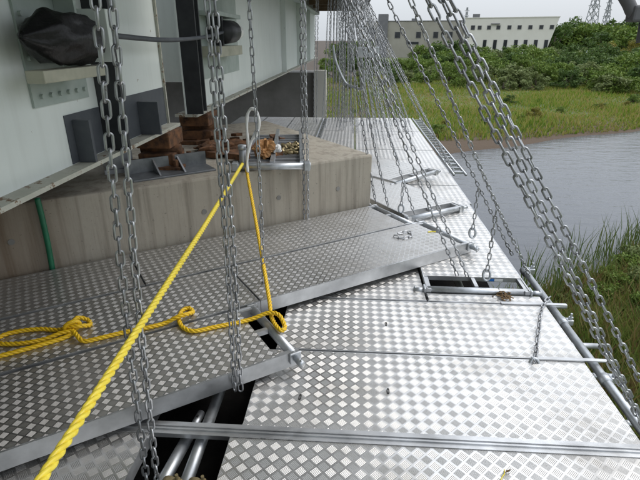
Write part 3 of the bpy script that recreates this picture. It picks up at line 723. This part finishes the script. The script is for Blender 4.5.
dbl('doubled steel chain rising from the corner of the open gap', sn(.555, 1.636, .03), (212, 0), .026, True, group=GL)
chain('single steel chain passing behind the white plastic loop', [up_to(g(265, 300, .0), (250, 0))], True, GL)
dbl('doubled steel chain standing before the pier face right of the tray', g(306, 219, ZR), (303, 0), .03, False, group=GL)
dbl('doubled thin chain rising behind the pier near the far span', g(315, 124, .0), (317, 0), .05, False, yt=None)
dbl('thicker doubled chain rising behind the pier corner', g(324, 128, .0), (330, 0), .06, False)
GC = 'chains of the dense cluster over the far walkway'
LC = 'thin galvanised chain in the dense cluster over the far walkway'
for u, v, tu in ((334, 119, 336), (337, 121, 339), (340, 119, 343), (343, 123, 344), (346, 119, 347), (349, 126, 350), (352, 120, 353), (355, 133, 349), (339, 127, 346), (348, 122, 352), (331, 120, 333), (342, 130, 340)):
    dbl(LC, g(u, v, .0), (tu, 0), .07, False, group=GC)
for u, v, tu in ((366, 120, 352), (372, 124, 356), (378, 122, 358), (384, 128, 360), (388, 121, 363), (394, 126, 362), (375, 140, 355), (383, 145, 352), (402, 132, 365), (398, 122, 366), (408, 124, 367), (391, 135, 357), (412, 136, 363), (370, 132, 351)):
    dbl(LC, g(u, v, .0), (tu, 0), .06, False, group=GC, sag=.02)
GS = 'slanted chains over the swung panels'
def single(label, b, tpx, detail=False, yt=None, sag=.03, group=GS, ring=False): return chain(label, [up_to(b, tpx, yt, sag=sag)], detail, group, ring)
single('slanted chain ending at the pier corner foot', g(376, 203, ZR), (343, 0))
single('slanted chain ending in the slots beside the pier corner', g(388, 206, ZR), (346, 0))
pS = up_to(g(414, 214, .09), (350, 0), sag=.03); chain('slanted chain ending by the end tube of the swung panel', [pS], False, GS)
single('slanted chain passing over the long raised panel into the slot', g(457, 276, .03), (352, 0), yt=2.95)
single('slanted chain ending beside the slot bar of the stickered panel', g(467, 277, .03), (357, 0), yt=3.0)
dbl('doubled slanted chain along the river edge ending at the ladder beam', g(452, 172, .0), (361, 0), .05, False, group=GS)
single('slanted chain ending at the far walkway edge by the ladder beam', g(449, 164, .0), (369, 0))
b3 = Vector((XE+.06, 3.35, -.03)); b2 = Vector((XE+.06, 2.98, -.03))
p3 = up_to(b3, (391, 0), 3.1, sag=.03); p2_ = up_to(b2, (413, 0), 2.35, sag=.03)
chain('slanted chain ending past the end clamp of the edge pipe', [p3], False, GS)
chain('slanted chain with its tail ring hanging beside the stickered panel', [p2_], True, GS)
bb = Vector((XE+.06, 1.50, -.03))
pa = up_to(bb, (436, 0), 1.5, sag=.035); pb = up_to(bb+Vector((0, .06, 0)), (444, 0), 1.5, sag=.02)
chain('heavy doubled slanted chain leaning over the river beside the deck edge', [pa, offs(pb, .012)], True, GS)
chain('steel chain slanting just outside the heavy doubled chain', [up_to(bb+Vector((.10, .12, 0)), (458, 0), 1.6, sag=.03)], True, GS)
# tails with end rings
def proj(p):
    d = Vector(p)-Vector((0, 0, H)); c, s_ = math.cos(YAW), math.sin(YAW); X_ = d.x*c+d.y*s_; Y_ = -d.x*s_+d.y*c
    dep = Y_*math.cos(PIT)-d.z*math.sin(PIT); return 320+FPX*X_/dep, 240-FPX*(Y_*math.sin(PIT)+d.z*math.cos(PIT))/dep
def tail(label, path, vtop, vbot, detail, zmin):      # hangs plumb from the slanted chain it belongs to
    fine = [path[i].lerp(path[i+1], f/10) for i in range(len(path)-1) for f in range(10)]
    top = min(fine, key=lambda p: abs(proj(p)[1]-vtop)); z = top.z
    while z > zmin+.05 and proj((top.x, top.y, z))[1] < vbot: z -= .004
    b = Vector((top.x, top.y, z)); t_ = top-Vector((0, 0, .012))
    return chain(label, [[b, b.lerp(t_, .5), t_]], detail, 'chain tails with rings', ring=True, name='chain_tail')
tail('short chain tail with a ring hanging over the swung panel edge', p3, 186, 229, False, 0)
tail('chain tail with a ring hanging over the stickered panel', p2_, 206, 271, True, .03)
lay = [g(535, 361, .012), g(537, 345, .012), g(539, 328, .012), g(542, 308, .012), Vector((XE+.045, 2.62, .012)), Vector((XE+.06, 2.63, .0))]
chain('chain tail with a ring lying on the panel by the edge pipe', [cr(lay, 5)], True, 'chain tails with rings', ring=True, name='chain_tail')
tail('chain tail hanging from the cluster onto the long raised panel', pS, 180, 232, False, ZR)
# tail lying on the raised panel
cl = [g(394, 236, ZR+.008), g(402, 238, ZR+.008), g(411, 236, ZR+.008), g(409, 232, ZR+.008), g(400, 233, ZR+.008)]
chain('loose end of chain curled on the long raised panel', [cr(cl, 6)], False, None, name='chain_tail')
# slack loops in the cluster
a0, a1, a2 = aty(336, 62, 8.2), aty(345, 82, 8.2), aty(363, 88, 8.0)
mb = MB(); mb.tube(cr([aty(333, 45, 8.2), a0, a1, aty(354, 87, 8.1), a2, aty(364, 70, 8.0)], 6), .02, 8); tag(mb.build('slack_hose', M['galv'], None, True), 'pale slack hose looping between chains of the dense cluster', 'hose')
chain('slack chain loop hanging just above the far walkway', [cr([aty(351, 108, 8.6), aty(353, 122, 8.6), aty(357, 126, 8.6), aty(361, 121, 8.6), aty(362, 106, 8.6)], 8)], False, None, name='chain_tail')
pp = aty(368, 52, 5.2); pl = thing('chain_plate', pp, 'small pale steel plate box tied into the chain cluster', 'plate')
mb = MB(); mb.box((-.11, -.02, -.05), (.11, .02, .05)); mb.build('plate_body', M['galv'], pl, bevel=.008)
mb = MB(); mb.tube([(0, 0, .05), (0, 0, .12)], .012, 8); mb.build('lug', M['galv'], pl)

# hanging hook bracket at upper right, carried by a cantilever pipe from the slab
hx = aty(634, 13, 2.0)
hk = thing('hook_bracket', hx, 'bent grey steel hook bracket hanging out beyond the walkway', 'bracket')
mb = MB(); t0 = aty(622, -8, 2.0)-hx; mb.tube(cr([t0*3.2, t0*1.6, t0*.5, Vector((0, 0, 0)), Vector((.05, 0, .005))], 6), .022, 10); mb.build('hook_arm', M['bdark'], hk, True)
mb = MB(); mb.box((-.015, -.03, -.03), (.12, .03, .025)); mb.build('hook_block', M['bdark'], hk, bevel=.008)
mb = MB(); mb.tube([(.045, 0, -.03), (.05, 0, -.10)], .018, 10); mb.build('hook_pin', M['bdark'], hk, True)
e = hx+t0*3.2
tube_thing('cantilever_pipe', [(.0, 2.0, SOF-.03), (e.x+.2, 2.0, SOF-.03)], .024, 'galvanised pipe cantilevered from the slab over the walkway', 'pipe')
# link the arm up to the pipe
mb = MB(); mb.tube([t0*3.2, Vector((t0.x*3.2, 0, SOF-.03-hx.z))], .02, 8); mb.build('hanger_rod', M['bdark'], hk, True)

# ------------------------------------------------------------------ ropes
def rope(name, pts, rad, label, mat, lay=.075, n=7):
    P = [Vector(p) for p in pts]
    # resample evenly
    L = [0]
    for i in range(1, len(P)): L.append(L[-1]+(P[i]-P[i-1]).length)
    step = rad*.75; K = int(L[-1]/step); out = []; i = 0
    for k in range(K+1):
        d = min(k*step, L[-1]-1e-6)
        while L[i+1] < d: i += 1
        out.append(P[i].lerp(P[i+1], (d-L[i])/(L[i+1]-L[i])))
    r = thing(name, out[0], label, 'rope'); o0 = out[0]
    T = [(out[min(k+1, K)]-out[max(k-1, 0)]).normalized() for k in range(K+1)]
    fr = []; prev = T[0].orthogonal().normalized()
    for k in range(K+1): prev = (prev-T[k]*prev.dot(T[k])).normalized(); fr.append((prev.copy(), T[k].cross(prev)))
    for s in range(3):
        sp_ = []
        for k in range(K+1):
            a_ = 2*math.pi*(k*step/lay+s/3); sp_.append(out[k]-o0+(fr[k][0]*math.cos(a_)+fr[k][1]*math.sin(a_))*rad*.5)
        mb = MB(); mb.tube(sp_, rad*.56, n); mb.build('rope_strand', M[mat], r, True)
    return r
tie = g(243, 163, PT+.08); near = aty(41, 480, .60)
far_end = near+(near-tie).normalized()*1.3
rope('taut_rope', [tie, (tie+near)/2+Vector((0, 0, -.012)), near, far_end], .0112, 'bright yellow taut rope running from the white loop past the near chain', 'rope', .085)
zr = ZR+.012
hang = [g(245, 162, PT+.06), ]
lowp = g(272, 318, ZR+.02)
hang += [hang[0].lerp(lowp, f)+Vector((.01*math.sin(f*3), 0, -.05*math.sin(f*math.pi))) for f in (.2, .45, .7, .9)]
sl_px = [(272, 318), (280, 330), (285, 327), (279, 319), (268, 317), (252, 319), (235, 323), (215, 327), (195, 331), (184, 328), (179, 320), (182, 311), (189, 308), (193, 312), (188, 318), (178, 321), (165, 323), (150, 327), (125, 332), (100, 338), (84, 341), (77, 337), (72, 329), (78, 322), (88, 320), (90, 325), (82, 330), (70, 331), (58, 330), (40, 329), (20, 331), (4, 335), (-6, 342), (6, 344), (25, 343), (45, 339), (62, 335), (74, 333), (66, 337), (40, 345), (15, 352), (-12, 359)]
pts = hang+[g(u, v, zr) for u, v in sl_px]
for i, p in enumerate(pts[len(hang):]):
    u = sl_px[i]
    if u in ((188, 318), (178, 321), (279, 319), (268, 317), (82, 330), (70, 331), (78, 322)): p.z += .024
    if u in ((77, 337), (72, 329), (62, 335), (74, 333)): p.z += .012
rope('slack_rope', cr(pts, 8), .0115, 'golden yellow slack rope dropping from the tray and looping over the raised panels', 'rope2', .07)
# knot wraps
kn = g(73, 330, zr)
mb = MB(); kp = [kn+Vector((.035*math.cos(a_)*DX-.03*math.sin(a_)*NX*.4, .035*math.cos(a_)*DY, .022+.026*math.sin(a_))) for a_ in np.linspace(0, 4*math.pi, 26)]
rope('rope_knot', kp, .0105, 'golden rope knot binding the loops on the raised panel', 'rope2', .07)
# white plastic loop tied on the chain
lp = [aty(u, v, 3.35) for u, v in ((249, 150), (247, 132), (247, 117), (251, 109), (257, 112), (259, 124), (257, 134), (252, 140), (248, 152), (247, 166), (248, 172))]
mb = MB(); mb.tube(cr(lp, 6), [.011+.002*math.sin(i*.7) for i in range(61)], 8); tag(mb.build('plastic_loop', M['white_plastic'], None, True), 'white plastic strap looped round the chain above the tray', 'strap')
tp = thing('tie_sleeve', tie+Vector((.0, .0, 0)), 'dark metal sleeve where the yellow ropes are tied at the tray', 'sleeve')
mb = MB(); mb.tube([(0, -.01, -.03), (0, .0, .05), (0, .0, .11)], .025, 10); mb.build('sleeve_body', M['dull_alu'], tp, True)
mb = MB(); mb.tube([(0, 0, .1), (0, 0, .13)], .03, 10); mb.build('sleeve_collar', M['galv'], tp, True)

# ------------------------------------------------------------------ grass
def blades(name, pos, h, wd, lean, mat):
    n = len(pos); az = rng.uniform(0, 2*np.pi, n); la = rng.uniform(0, 2*np.pi, n)
    dx = np.stack([np.cos(az), np.sin(az), np.zeros(n)], 1)*wd[:, None]/2; ld = np.stack([np.cos(la), np.sin(la), np.zeros(n)], 1)*(lean*h)[:, None]
    up = np.array([0, 0, 1.0])
    p0 = pos; p1 = pos+up*(h*.55)[:, None]+ld*.35; p2 = pos+up*h[:, None]+ld
    V = np.stack([p0-dx, p0+dx, p1+dx*.8, p1-dx*.8, p2], 1).reshape(-1, 3)
    i = np.arange(n)[:, None]*5; F = np.concatenate([i+np.array([[0, 1, 2]]), i+np.array([[0, 2, 3]]), i+np.array([[3, 2, 4]])], 0)
    o = bpy.data.objects.new(name, np_mesh(name, V, F, mat)); col.objects.link(o); return stuff(o)
def scat(n, s0, s1, n0, n1, pw=1.0):
    s = rng.uniform(s0, s1, n); nn = n0+(n1-n0)*rng.uniform(0, 1, n)**pw
    x = DX*s+NX*nn; y = DY*s+NY*nn; return x, y, nn
# near bank
x, y, nn = scat(120000, -2, 26, -4, 7.0)
k = (x > 2.0) & (nn+.5*np.sin((DX*x+DY*y)*.21)+.3*np.sin((DX*x+DY*y)*.53+1) < 6.6); x, y = x[k], y[k]
clump = .5+.5*np.sin(x*1.3+2*np.sin(y*.9))*np.sin(y*1.7+x*.4)
pos = np.stack([x, y, gz(x, y)-.02], 1); n = len(x)
o = blades('bank_grass', pos, rng.uniform(.25, .75, n)*(.6+.7*clump), rng.uniform(.012, .032, n), rng.uniform(.15, .8, n), M['grass_near']); o['label'] = 'rank green and brown grass on the near river bank'; o['category'] = 'grass'
x, y, nn = scat(3200, 2, 26, 5.4, 7.1); k = (x > 4); x, y = x[k], y[k]; n = len(x)
cl_ = np.clip(np.sin(x*1.9)*np.sin(y*2.3+x)+.5, 0, 1); k = rng.uniform(0, 1, n) < cl_; x, y = x[k], y[k]; n = len(x)
pos = np.stack([x, y, np.maximum(gz(x, y), WATER_Z)-.03], 1)
o = blades('reeds', pos, rng.uniform(.6, 1.5, n), rng.uniform(.014, .035, n), rng.uniform(.05, .4, n), M['reed']); o['label'] = 'tall green reeds at the near water edge'; o['category'] = 'reeds'
# far bank meadow
x, y, nn = scat(170000, -30, 75, 18, 62, 1.5); sq = DX*x+DY*y; ne = nn+.5*np.sin(sq*.21)+.3*np.sin(sq*.53+1); k = (np.abs(np.arctan2(x, y)-.25) < .55) & (ne > 19.05+1.3*np.exp(-((sq-19)/6)**2)); x, y, nn = x[k], y[k], nn[k]; n = len(x)
h = rng.uniform(.25, .7, n)*np.where(nn < 22, 1.3, .9)*(.6+.5*(np.sin(x*.35+np.sin(y*.3)*2)+1)/1)
pos = np.stack([x, y, gz(x, y)-.03], 1)
o = blades('meadow_grass', pos, h*.55, rng.uniform(.04, .10, n), rng.uniform(.1, .7, n), M['grass_far']); o['label'] = 'bright green meadow grass across the river'; o['category'] = 'grass'

# ------------------------------------------------------------------ shrubs and trees
def crown(seed, rx, rz, nclump, nleaf, leaf, flat=1.0):
    r_ = np.random.default_rng(seed); C = []
    for i in range(nclump):
        a_ = r_.uniform(0, 2*np.pi); q = r_.uniform(.25, .95)**.6; zz = r_.uniform(.12, 1.0)
        rad = rx*q*math.sqrt(max(0.05, 1-(max(0, zz-.35)/.7)**2)); C.append((rad*math.cos(a_), rad*math.sin(a_), rz*zz*r_.uniform(.82, 1.08)))
    C = np.array(C); cs = r_.uniform(.18, .36, nclump)*rx
    idx = r_.integers(0, nclump, nleaf); d = r_.normal(0, 1, (nleaf, 3)); d /= np.linalg.norm(d, axis=1)[:, None]
    P = C[idx]+d*(cs[idx]*r_.uniform(.55, 1.05, nleaf))[:, None]*np.array([1, 1, .8]); P[:, 2] = np.maximum(P[:, 2], .02)
    t1 = r_.normal(0, 1, (nleaf, 3)); t1 /= np.linalg.norm(t1, axis=1)[:, None]; t2 = np.cross(t1, d+r_.normal(0, .5, (nleaf, 3))); t2 /= np.linalg.norm(t2, axis=1)[:, None]+1e-6
    s = (leaf*r_.uniform(.6, 1.4, nleaf))[:, None]
    V = np.stack([P-t1*s, P-t2*s*.5, P+t1*s, P+t2*s*.5], 1).reshape(-1, 3); F = np.arange(4*nleaf).reshape(-1, 4); return V, F, C
VAR = {}
def variant(key, mat, rx, rz, seed, nclump=26, nleaf=2600, leaf=.11):
    V, F, C = crown(seed, rx, rz, nclump, nleaf, leaf); cm = np_mesh('crown', V, F, M[mat])
    mb = MB(); mb.tube([(0, 0, -.3), (.03*rx, 0, rz*.25), (0, .04*rx, rz*.6)], [.06*rx, .045*rx, .02*rx], 7)
    for c in C[:6]: mb.tube([(.02*rx, 0, rz*.2), tuple(c*.5+np.array([0, 0, rz*.12])), tuple(c)], [.035*rx, .02*rx, .008*rx], 5)
    VAR[key] = (cm, mb.mesh('trunk', M['bark'], True))
for i in range(3):
    variant(('dark', i), 'leaf_dark', 1.6, 2.6, 11+i); variant(('mid', i), 'leaf_mid', 1.7, 2.3, 21+i); variant(('pale', i), 'leaf_pale', 1.5, 2.0, 31+i)
variant(('yellow', 0), 'leaf_yellow', 1.6, 2.2, 41)
def plant(key, x, y, sc, label, group, name='shrub', cat='shrub'):
    r = thing(name, (x, y, float(gz(np.array(x), np.array(y)))-.05), label, cat, group, random.uniform(0, 6.28)); r.scale = (sc*random.uniform(.9, 1.25), sc*random.uniform(.9, 1.25), sc*random.uniform(.85, 1.1))
    cm, tm = VAR[key]
    for nm, me in (('crown', cm), ('trunk', tm)): o = bpy.data.objects.new(nm, me); col.objects.link(o); o.parent = r
    return r
def polar(u, dist): d = ray(u, 40); d.z = 0; d.normalize(); return d.x*dist, d.y*dist
rr = random.Random(5)
LBL = {'dark': 'dark green rounded bush in the thicket beyond the meadow', 'mid': 'mid green spreading bush in the thicket beyond the meadow', 'pale': 'pale grey green willow bush in the thicket beyond the meadow', 'yellow': 'yellowish green bush before the dark wood'}
for u in np.arange(332, 668, 6.5):                       # front row
    x, y = polar(u+rr.uniform(-4, 4), rr.uniform(58, 78)); k = rr.choice(['mid', 'pale', 'dark', 'pale', 'mid', 'mid'])
    plant((k, rr.randrange(3)), x, y, rr.uniform(.75, 1.25) if u > 455 else rr.uniform(.5, .95), LBL[k], 'thicket bushes beyond the meadow')
for u in np.arange(330, 668, 6):
    x, y = polar(u+rr.uniform(-4, 4), rr.uniform(80, 96)); k = rr.choice(['mid', 'dark', 'mid', 'dark'])
    plant((k, rr.randrange(3)), x, y, rr.uniform(1.0, 1.5) if u > 430 else rr.uniform(.6, 1.1), LBL[k], 'thicket bushes beyond the meadow')
for u in np.arange(420, 668, 7):
    x, y = polar(u+rr.uniform(-4, 4), rr.uniform(102, 128)); k = rr.choice(['mid', 'dark', 'dark', 'pale'])
    plant((k, rr.randrange(3)), x, y, rr.uniform(1.2, 1.8), LBL[k], 'thicket bushes beyond the meadow')
for u, dd, sc in ((447, 100, 2.0), (455, 102, 2.1), (464, 104, 1.7), (440, 99, 1.5), (470, 98, 1.6)):
    x, y = polar(u, dd); plant(('dark', rr.randrange(3)), x, y, sc, 'tall dark bush standing before the joint of the two buildings', 'tall bushes before the buildings')
for u in np.arange(556, 680, 5.5):                      # dark wood behind on the right
    x, y = polar(u+rr.uniform(-3, 3), rr.uniform(165, 200)); top = 30 if u < 570 else 24 if u < 612 else 27
    plant((rr.choice(['dark', 'dark', 'mid']), rr.randrange(3)), x, y, rr.uniform(3.2, 4.2), 'large dark tree in the wood right of the pale building', 'trees of the wood', 'tree', 'tree')
for u, dd in ((606, 150), (616, 152), (640, 150)):
    x, y = polar(u, dd); plant(('yellow', 0), x, y, 1.9, LBL['yellow'], 'yellowish bushes before the wood')
for k_, (u, v, sc_) in enumerate(((628, 268, .34), (640, 262, .42), (612, 284, .26), (577, 287, .22), (600, 300, .2), (650, 290, .36), (636, 318, .22), (562, 292, .2))):
    p = g(u, v+8, -3.95); plant((('mid', 'pale')[k_ % 2], k_ % 3), p.x, p.y, sc_, 'leafy green weed standing in the near bank grass', 'leafy weeds on the near bank', 'leafy_weed', 'weed')
for k_ in range(46):
    s_q, n_q = rr.uniform(12, 60), rr.choice((rr.uniform(20.5, 25), rr.uniform(22, 60)))
    p = sn(s_q, n_q); kk = rr.choice(('pale', 'mid', 'mid', 'dark', 'yellow')); plant((kk, 0 if kk == 'yellow' else rr.randrange(3)), p.x, p.y, rr.uniform(.14, .34), 'low %s weed clump standing in the far meadow' % {'pale': 'pale green', 'mid': 'mid green', 'dark': 'dark green', 'yellow': 'yellowish'}[kk], 'weed clumps in the far meadow', 'weed_clump', 'weed')
for u in (340, 349, 358, 366):
    x, y = polar(u, 120); plant((rr.choice(['dark', 'mid']), rr.randrange(3)), x, y, 1.8, 'bush behind the dense chain cluster on the far bank', 'bushes behind the chain cluster')

# ------------------------------------------------------------------ buildings
def zpx(v, dist): d = ray(400, v); return H+d.z/math.hypot(d.x, d.y)*dist
def building(label, ua, ub, dist, vtop, wall, wins, lean=0.0, ub2=None):
    ax_, ay_ = polar(ua, dist); bx_, by_ = polar(ub, dist*1.0)
    rz = math.atan2(by_-ay_, bx_-ax_); L = math.hypot(bx_-ax_, by_-ay_); base = float(gz(np.array(ax_), np.array(ay_)))-.3; ht = zpx(vtop, dist)-base
    r = thing('building', (ax_, ay_, base), label, 'building', rz=rz); D2 = 14
    mb = MB(); V = [(0, 0, 0), (L-lean, 0, 0), (L-lean, D2, 0), (0, D2, 0), (0, 0, ht), (L, 0, ht), (L, D2, ht), (0, D2, ht)]
    mb.add(V, [(0,3,2,1),(4,5,6,7),(0,1,5,4),(1,2,6,5),(2,3,7,6),(3,0,4,7)]); mb.build('wall', wall, r)
    mb = MB()
    mb.box((-.1, -.12, ht), (L+.1, .25, ht+.22)); mb.box((L-.25, .2501, ht), (L+.1, D2, ht+.22)); mb.build('parapet', M['bdark'] if wall is M['bwall_a'] else wall, r)
    for u, v, wd, hh in wins:
        f = (u-ua)/(ub-ua); cx_ = f*L; cz_ = zpx(v, dist)-base
        fo = MB(); 
        fo.box((cx_-wd/2-.08, -.10, cz_-hh/2-.08), (cx_+wd/2+.08, -.002, cz_-hh/2)); fo.box((cx_-wd/2-.08, -.10, cz_+hh/2), (cx_+wd/2+.08, -.002, cz_+hh/2+.08))
        fo.box((cx_-wd/2-.08, -.0995, cz_-hh/2), (cx_-wd/2, -.002, cz_+hh/2)); fo.box((cx_+wd/2, -.0995, cz_-hh/2), (cx_+wd/2+.08, -.002, cz_+hh/2))
        fw = fo.build('window', M['frame'], r); mb = MB(); mb.box((cx_-wd/2+.001, -.03, cz_-hh/2+.001), (cx_+wd/2-.001, -.003, cz_+hh/2-.001)); mb.build('pane', M['pane'], fw)
    return r, L, ht
rA, LA, hA = building('grey beige flat roofed building behind the slanted chains', 366, 466, 158, 21.5, M['bwall_a'], [(372, 33, 1.6, 3), (378, 42, 1, 1.4), (398, 35, 1.5, 1.6), (419, 35, 1.3, 1.6), (436, 35, 1.3, 1.6), (414, 43, 3.2, .6), (450, 35, 1.3, 1.6)])
mb = MB(); cx_ = (383-366)/100*LA; mb.box((cx_-1.5, -.6, 0), (cx_+1.4, -.13, hA+2.0)); mb.box((cx_-1.5, -.1299, hA+.23), (cx_+1.4, 2.2, hA+1.9)); mb.build('stair_tower', M['bdark'], rA)
mb = MB(); cx_ = (413.5-366)/100*LA; mb.box((cx_-.7, .4, hA), (cx_+.7, 1.6, hA+.8)); mb.build('roof_unit', M['bdark'], rA)
wb = [(u, 28, .85, .85) for u in (479, 488.5, 498, 509, 519, 529.5, 540, 550)]+[(472, 28, .9, 1.0)]
wb += [(u, 45, .8, 2.6) for u in (486, 496.5, 507, 517.5, 527, 537, 547)]
rB, LB_, hB = building('pale flat roofed building with slot windows and leaning end wall', 463, 556, 150, 19, M['bwall_b'], wb, 2.6)
mb = MB(); cx_ = (474-463)/93*LB_; mb.box((cx_-.9, .5, hB+.23), (cx_+.9, 2.2, hB+1.1)); mb.box((cx_-.9, .5, hB), (cx_-.6, 2.2, hB+.23)); mb.box((cx_+.6, .5, hB), (cx_+.9, 2.2, hB+.23)); mb.build('roof_unit', M['bdark'], rB)
mb = MB(); cx_ = (494-463)/93*LB_; mb.box((cx_-1, -.5, zpx(24.5, 150)-rB.location.z-.15), (cx_+1.3, -.11, zpx(24.5, 150)-rB.location.z+.1)); mb.build('wall_lamp', M['bdark'], rB)
# low grey shed before the wood
x, y = polar(604, 135); zb = float(gz(np.array(x), np.array(y))); shd = thing('shed', (x, y, zb), 'low grey blue shed among the bushes before the wood', 'shed', rz=-.3)
zt = zpx(49, 135)-zb
mb = MB(); mb.box((-3, 0, 0), (3, 4, zt-.5)); mb.build('wall', M['shed'], shd)
mb = MB(); mb.add([(-3.2, -.2, zt-.5), (3.2, -.2, zt-.5), (3.2, 4.2, zt-.5), (-3.2, 4.2, zt-.5), (-3.2, 2, zt), (3.2, 2, zt)], [(0,3,2,1),(0,1,5,4),(2,3,4,5),(0,4,3),(1,2,5)]); mb.build('roof', M['shed'], shd)
# transmission towers
def pylon(label, u, dist, vtop, hw):
    x, y = polar(u, dist); zb = -3.5; ht = zpx(vtop, dist)-zb; r = thing('pylon', (x, y, zb), label, 'pylon', 'transmission towers', rz=.5)
    def corner(i, f): w_ = hw*(1-f*.82); return Vector((w_*(1 if i in (0, 1) else -1), w_*(1 if i in (1, 2) else -1), ht*f))
    mb = MB(); nl = 9
    for i in range(4): mb.bar(corner(i, 0), corner(i, 1), .45, .45)
    mb.build('tower_legs', M['pylon'], r); mb = MB()
    for q in range(nl):
        f0, f1 = q/nl, (q+1)/nl
        for i in range(4): j = (i+1) % 4; mb.bar(corner(i, f0), corner(j, f1), .25, .25); mb.bar(corner(j, f0), corner(i, f1), .25, .25)
    mb.build('lattice_braces', M['pylon'], r)
    for f in (.62, .76, .9):
        mb = MB(); w_ = hw*1.7*(1.15-f*.4); c0 = Vector((0, 0, ht*f)); mb.bar(c0-Vector((w_, 0, 0)), c0+Vector((w_, 0, 0)), .3, .3); mb.bar(c0-Vector((w_, 0, 0)), c0+Vector((0, 0, ht*.045)), .25, .25); mb.bar(c0+Vector((w_, 0, 0)), c0+Vector((0, 0, ht*.045)), .25, .25); mb.build('cross_arm', M['pylon'], r)
pylon('tall lattice transmission tower rising over the wood', 588, 430, -14, 4.2)
pylon('smaller lattice transmission tower beside the tall one', 602, 560, 3, 3.6)
pylon('faint distant lattice tower above the pale building roof', 464, 700, 8, 3.0)
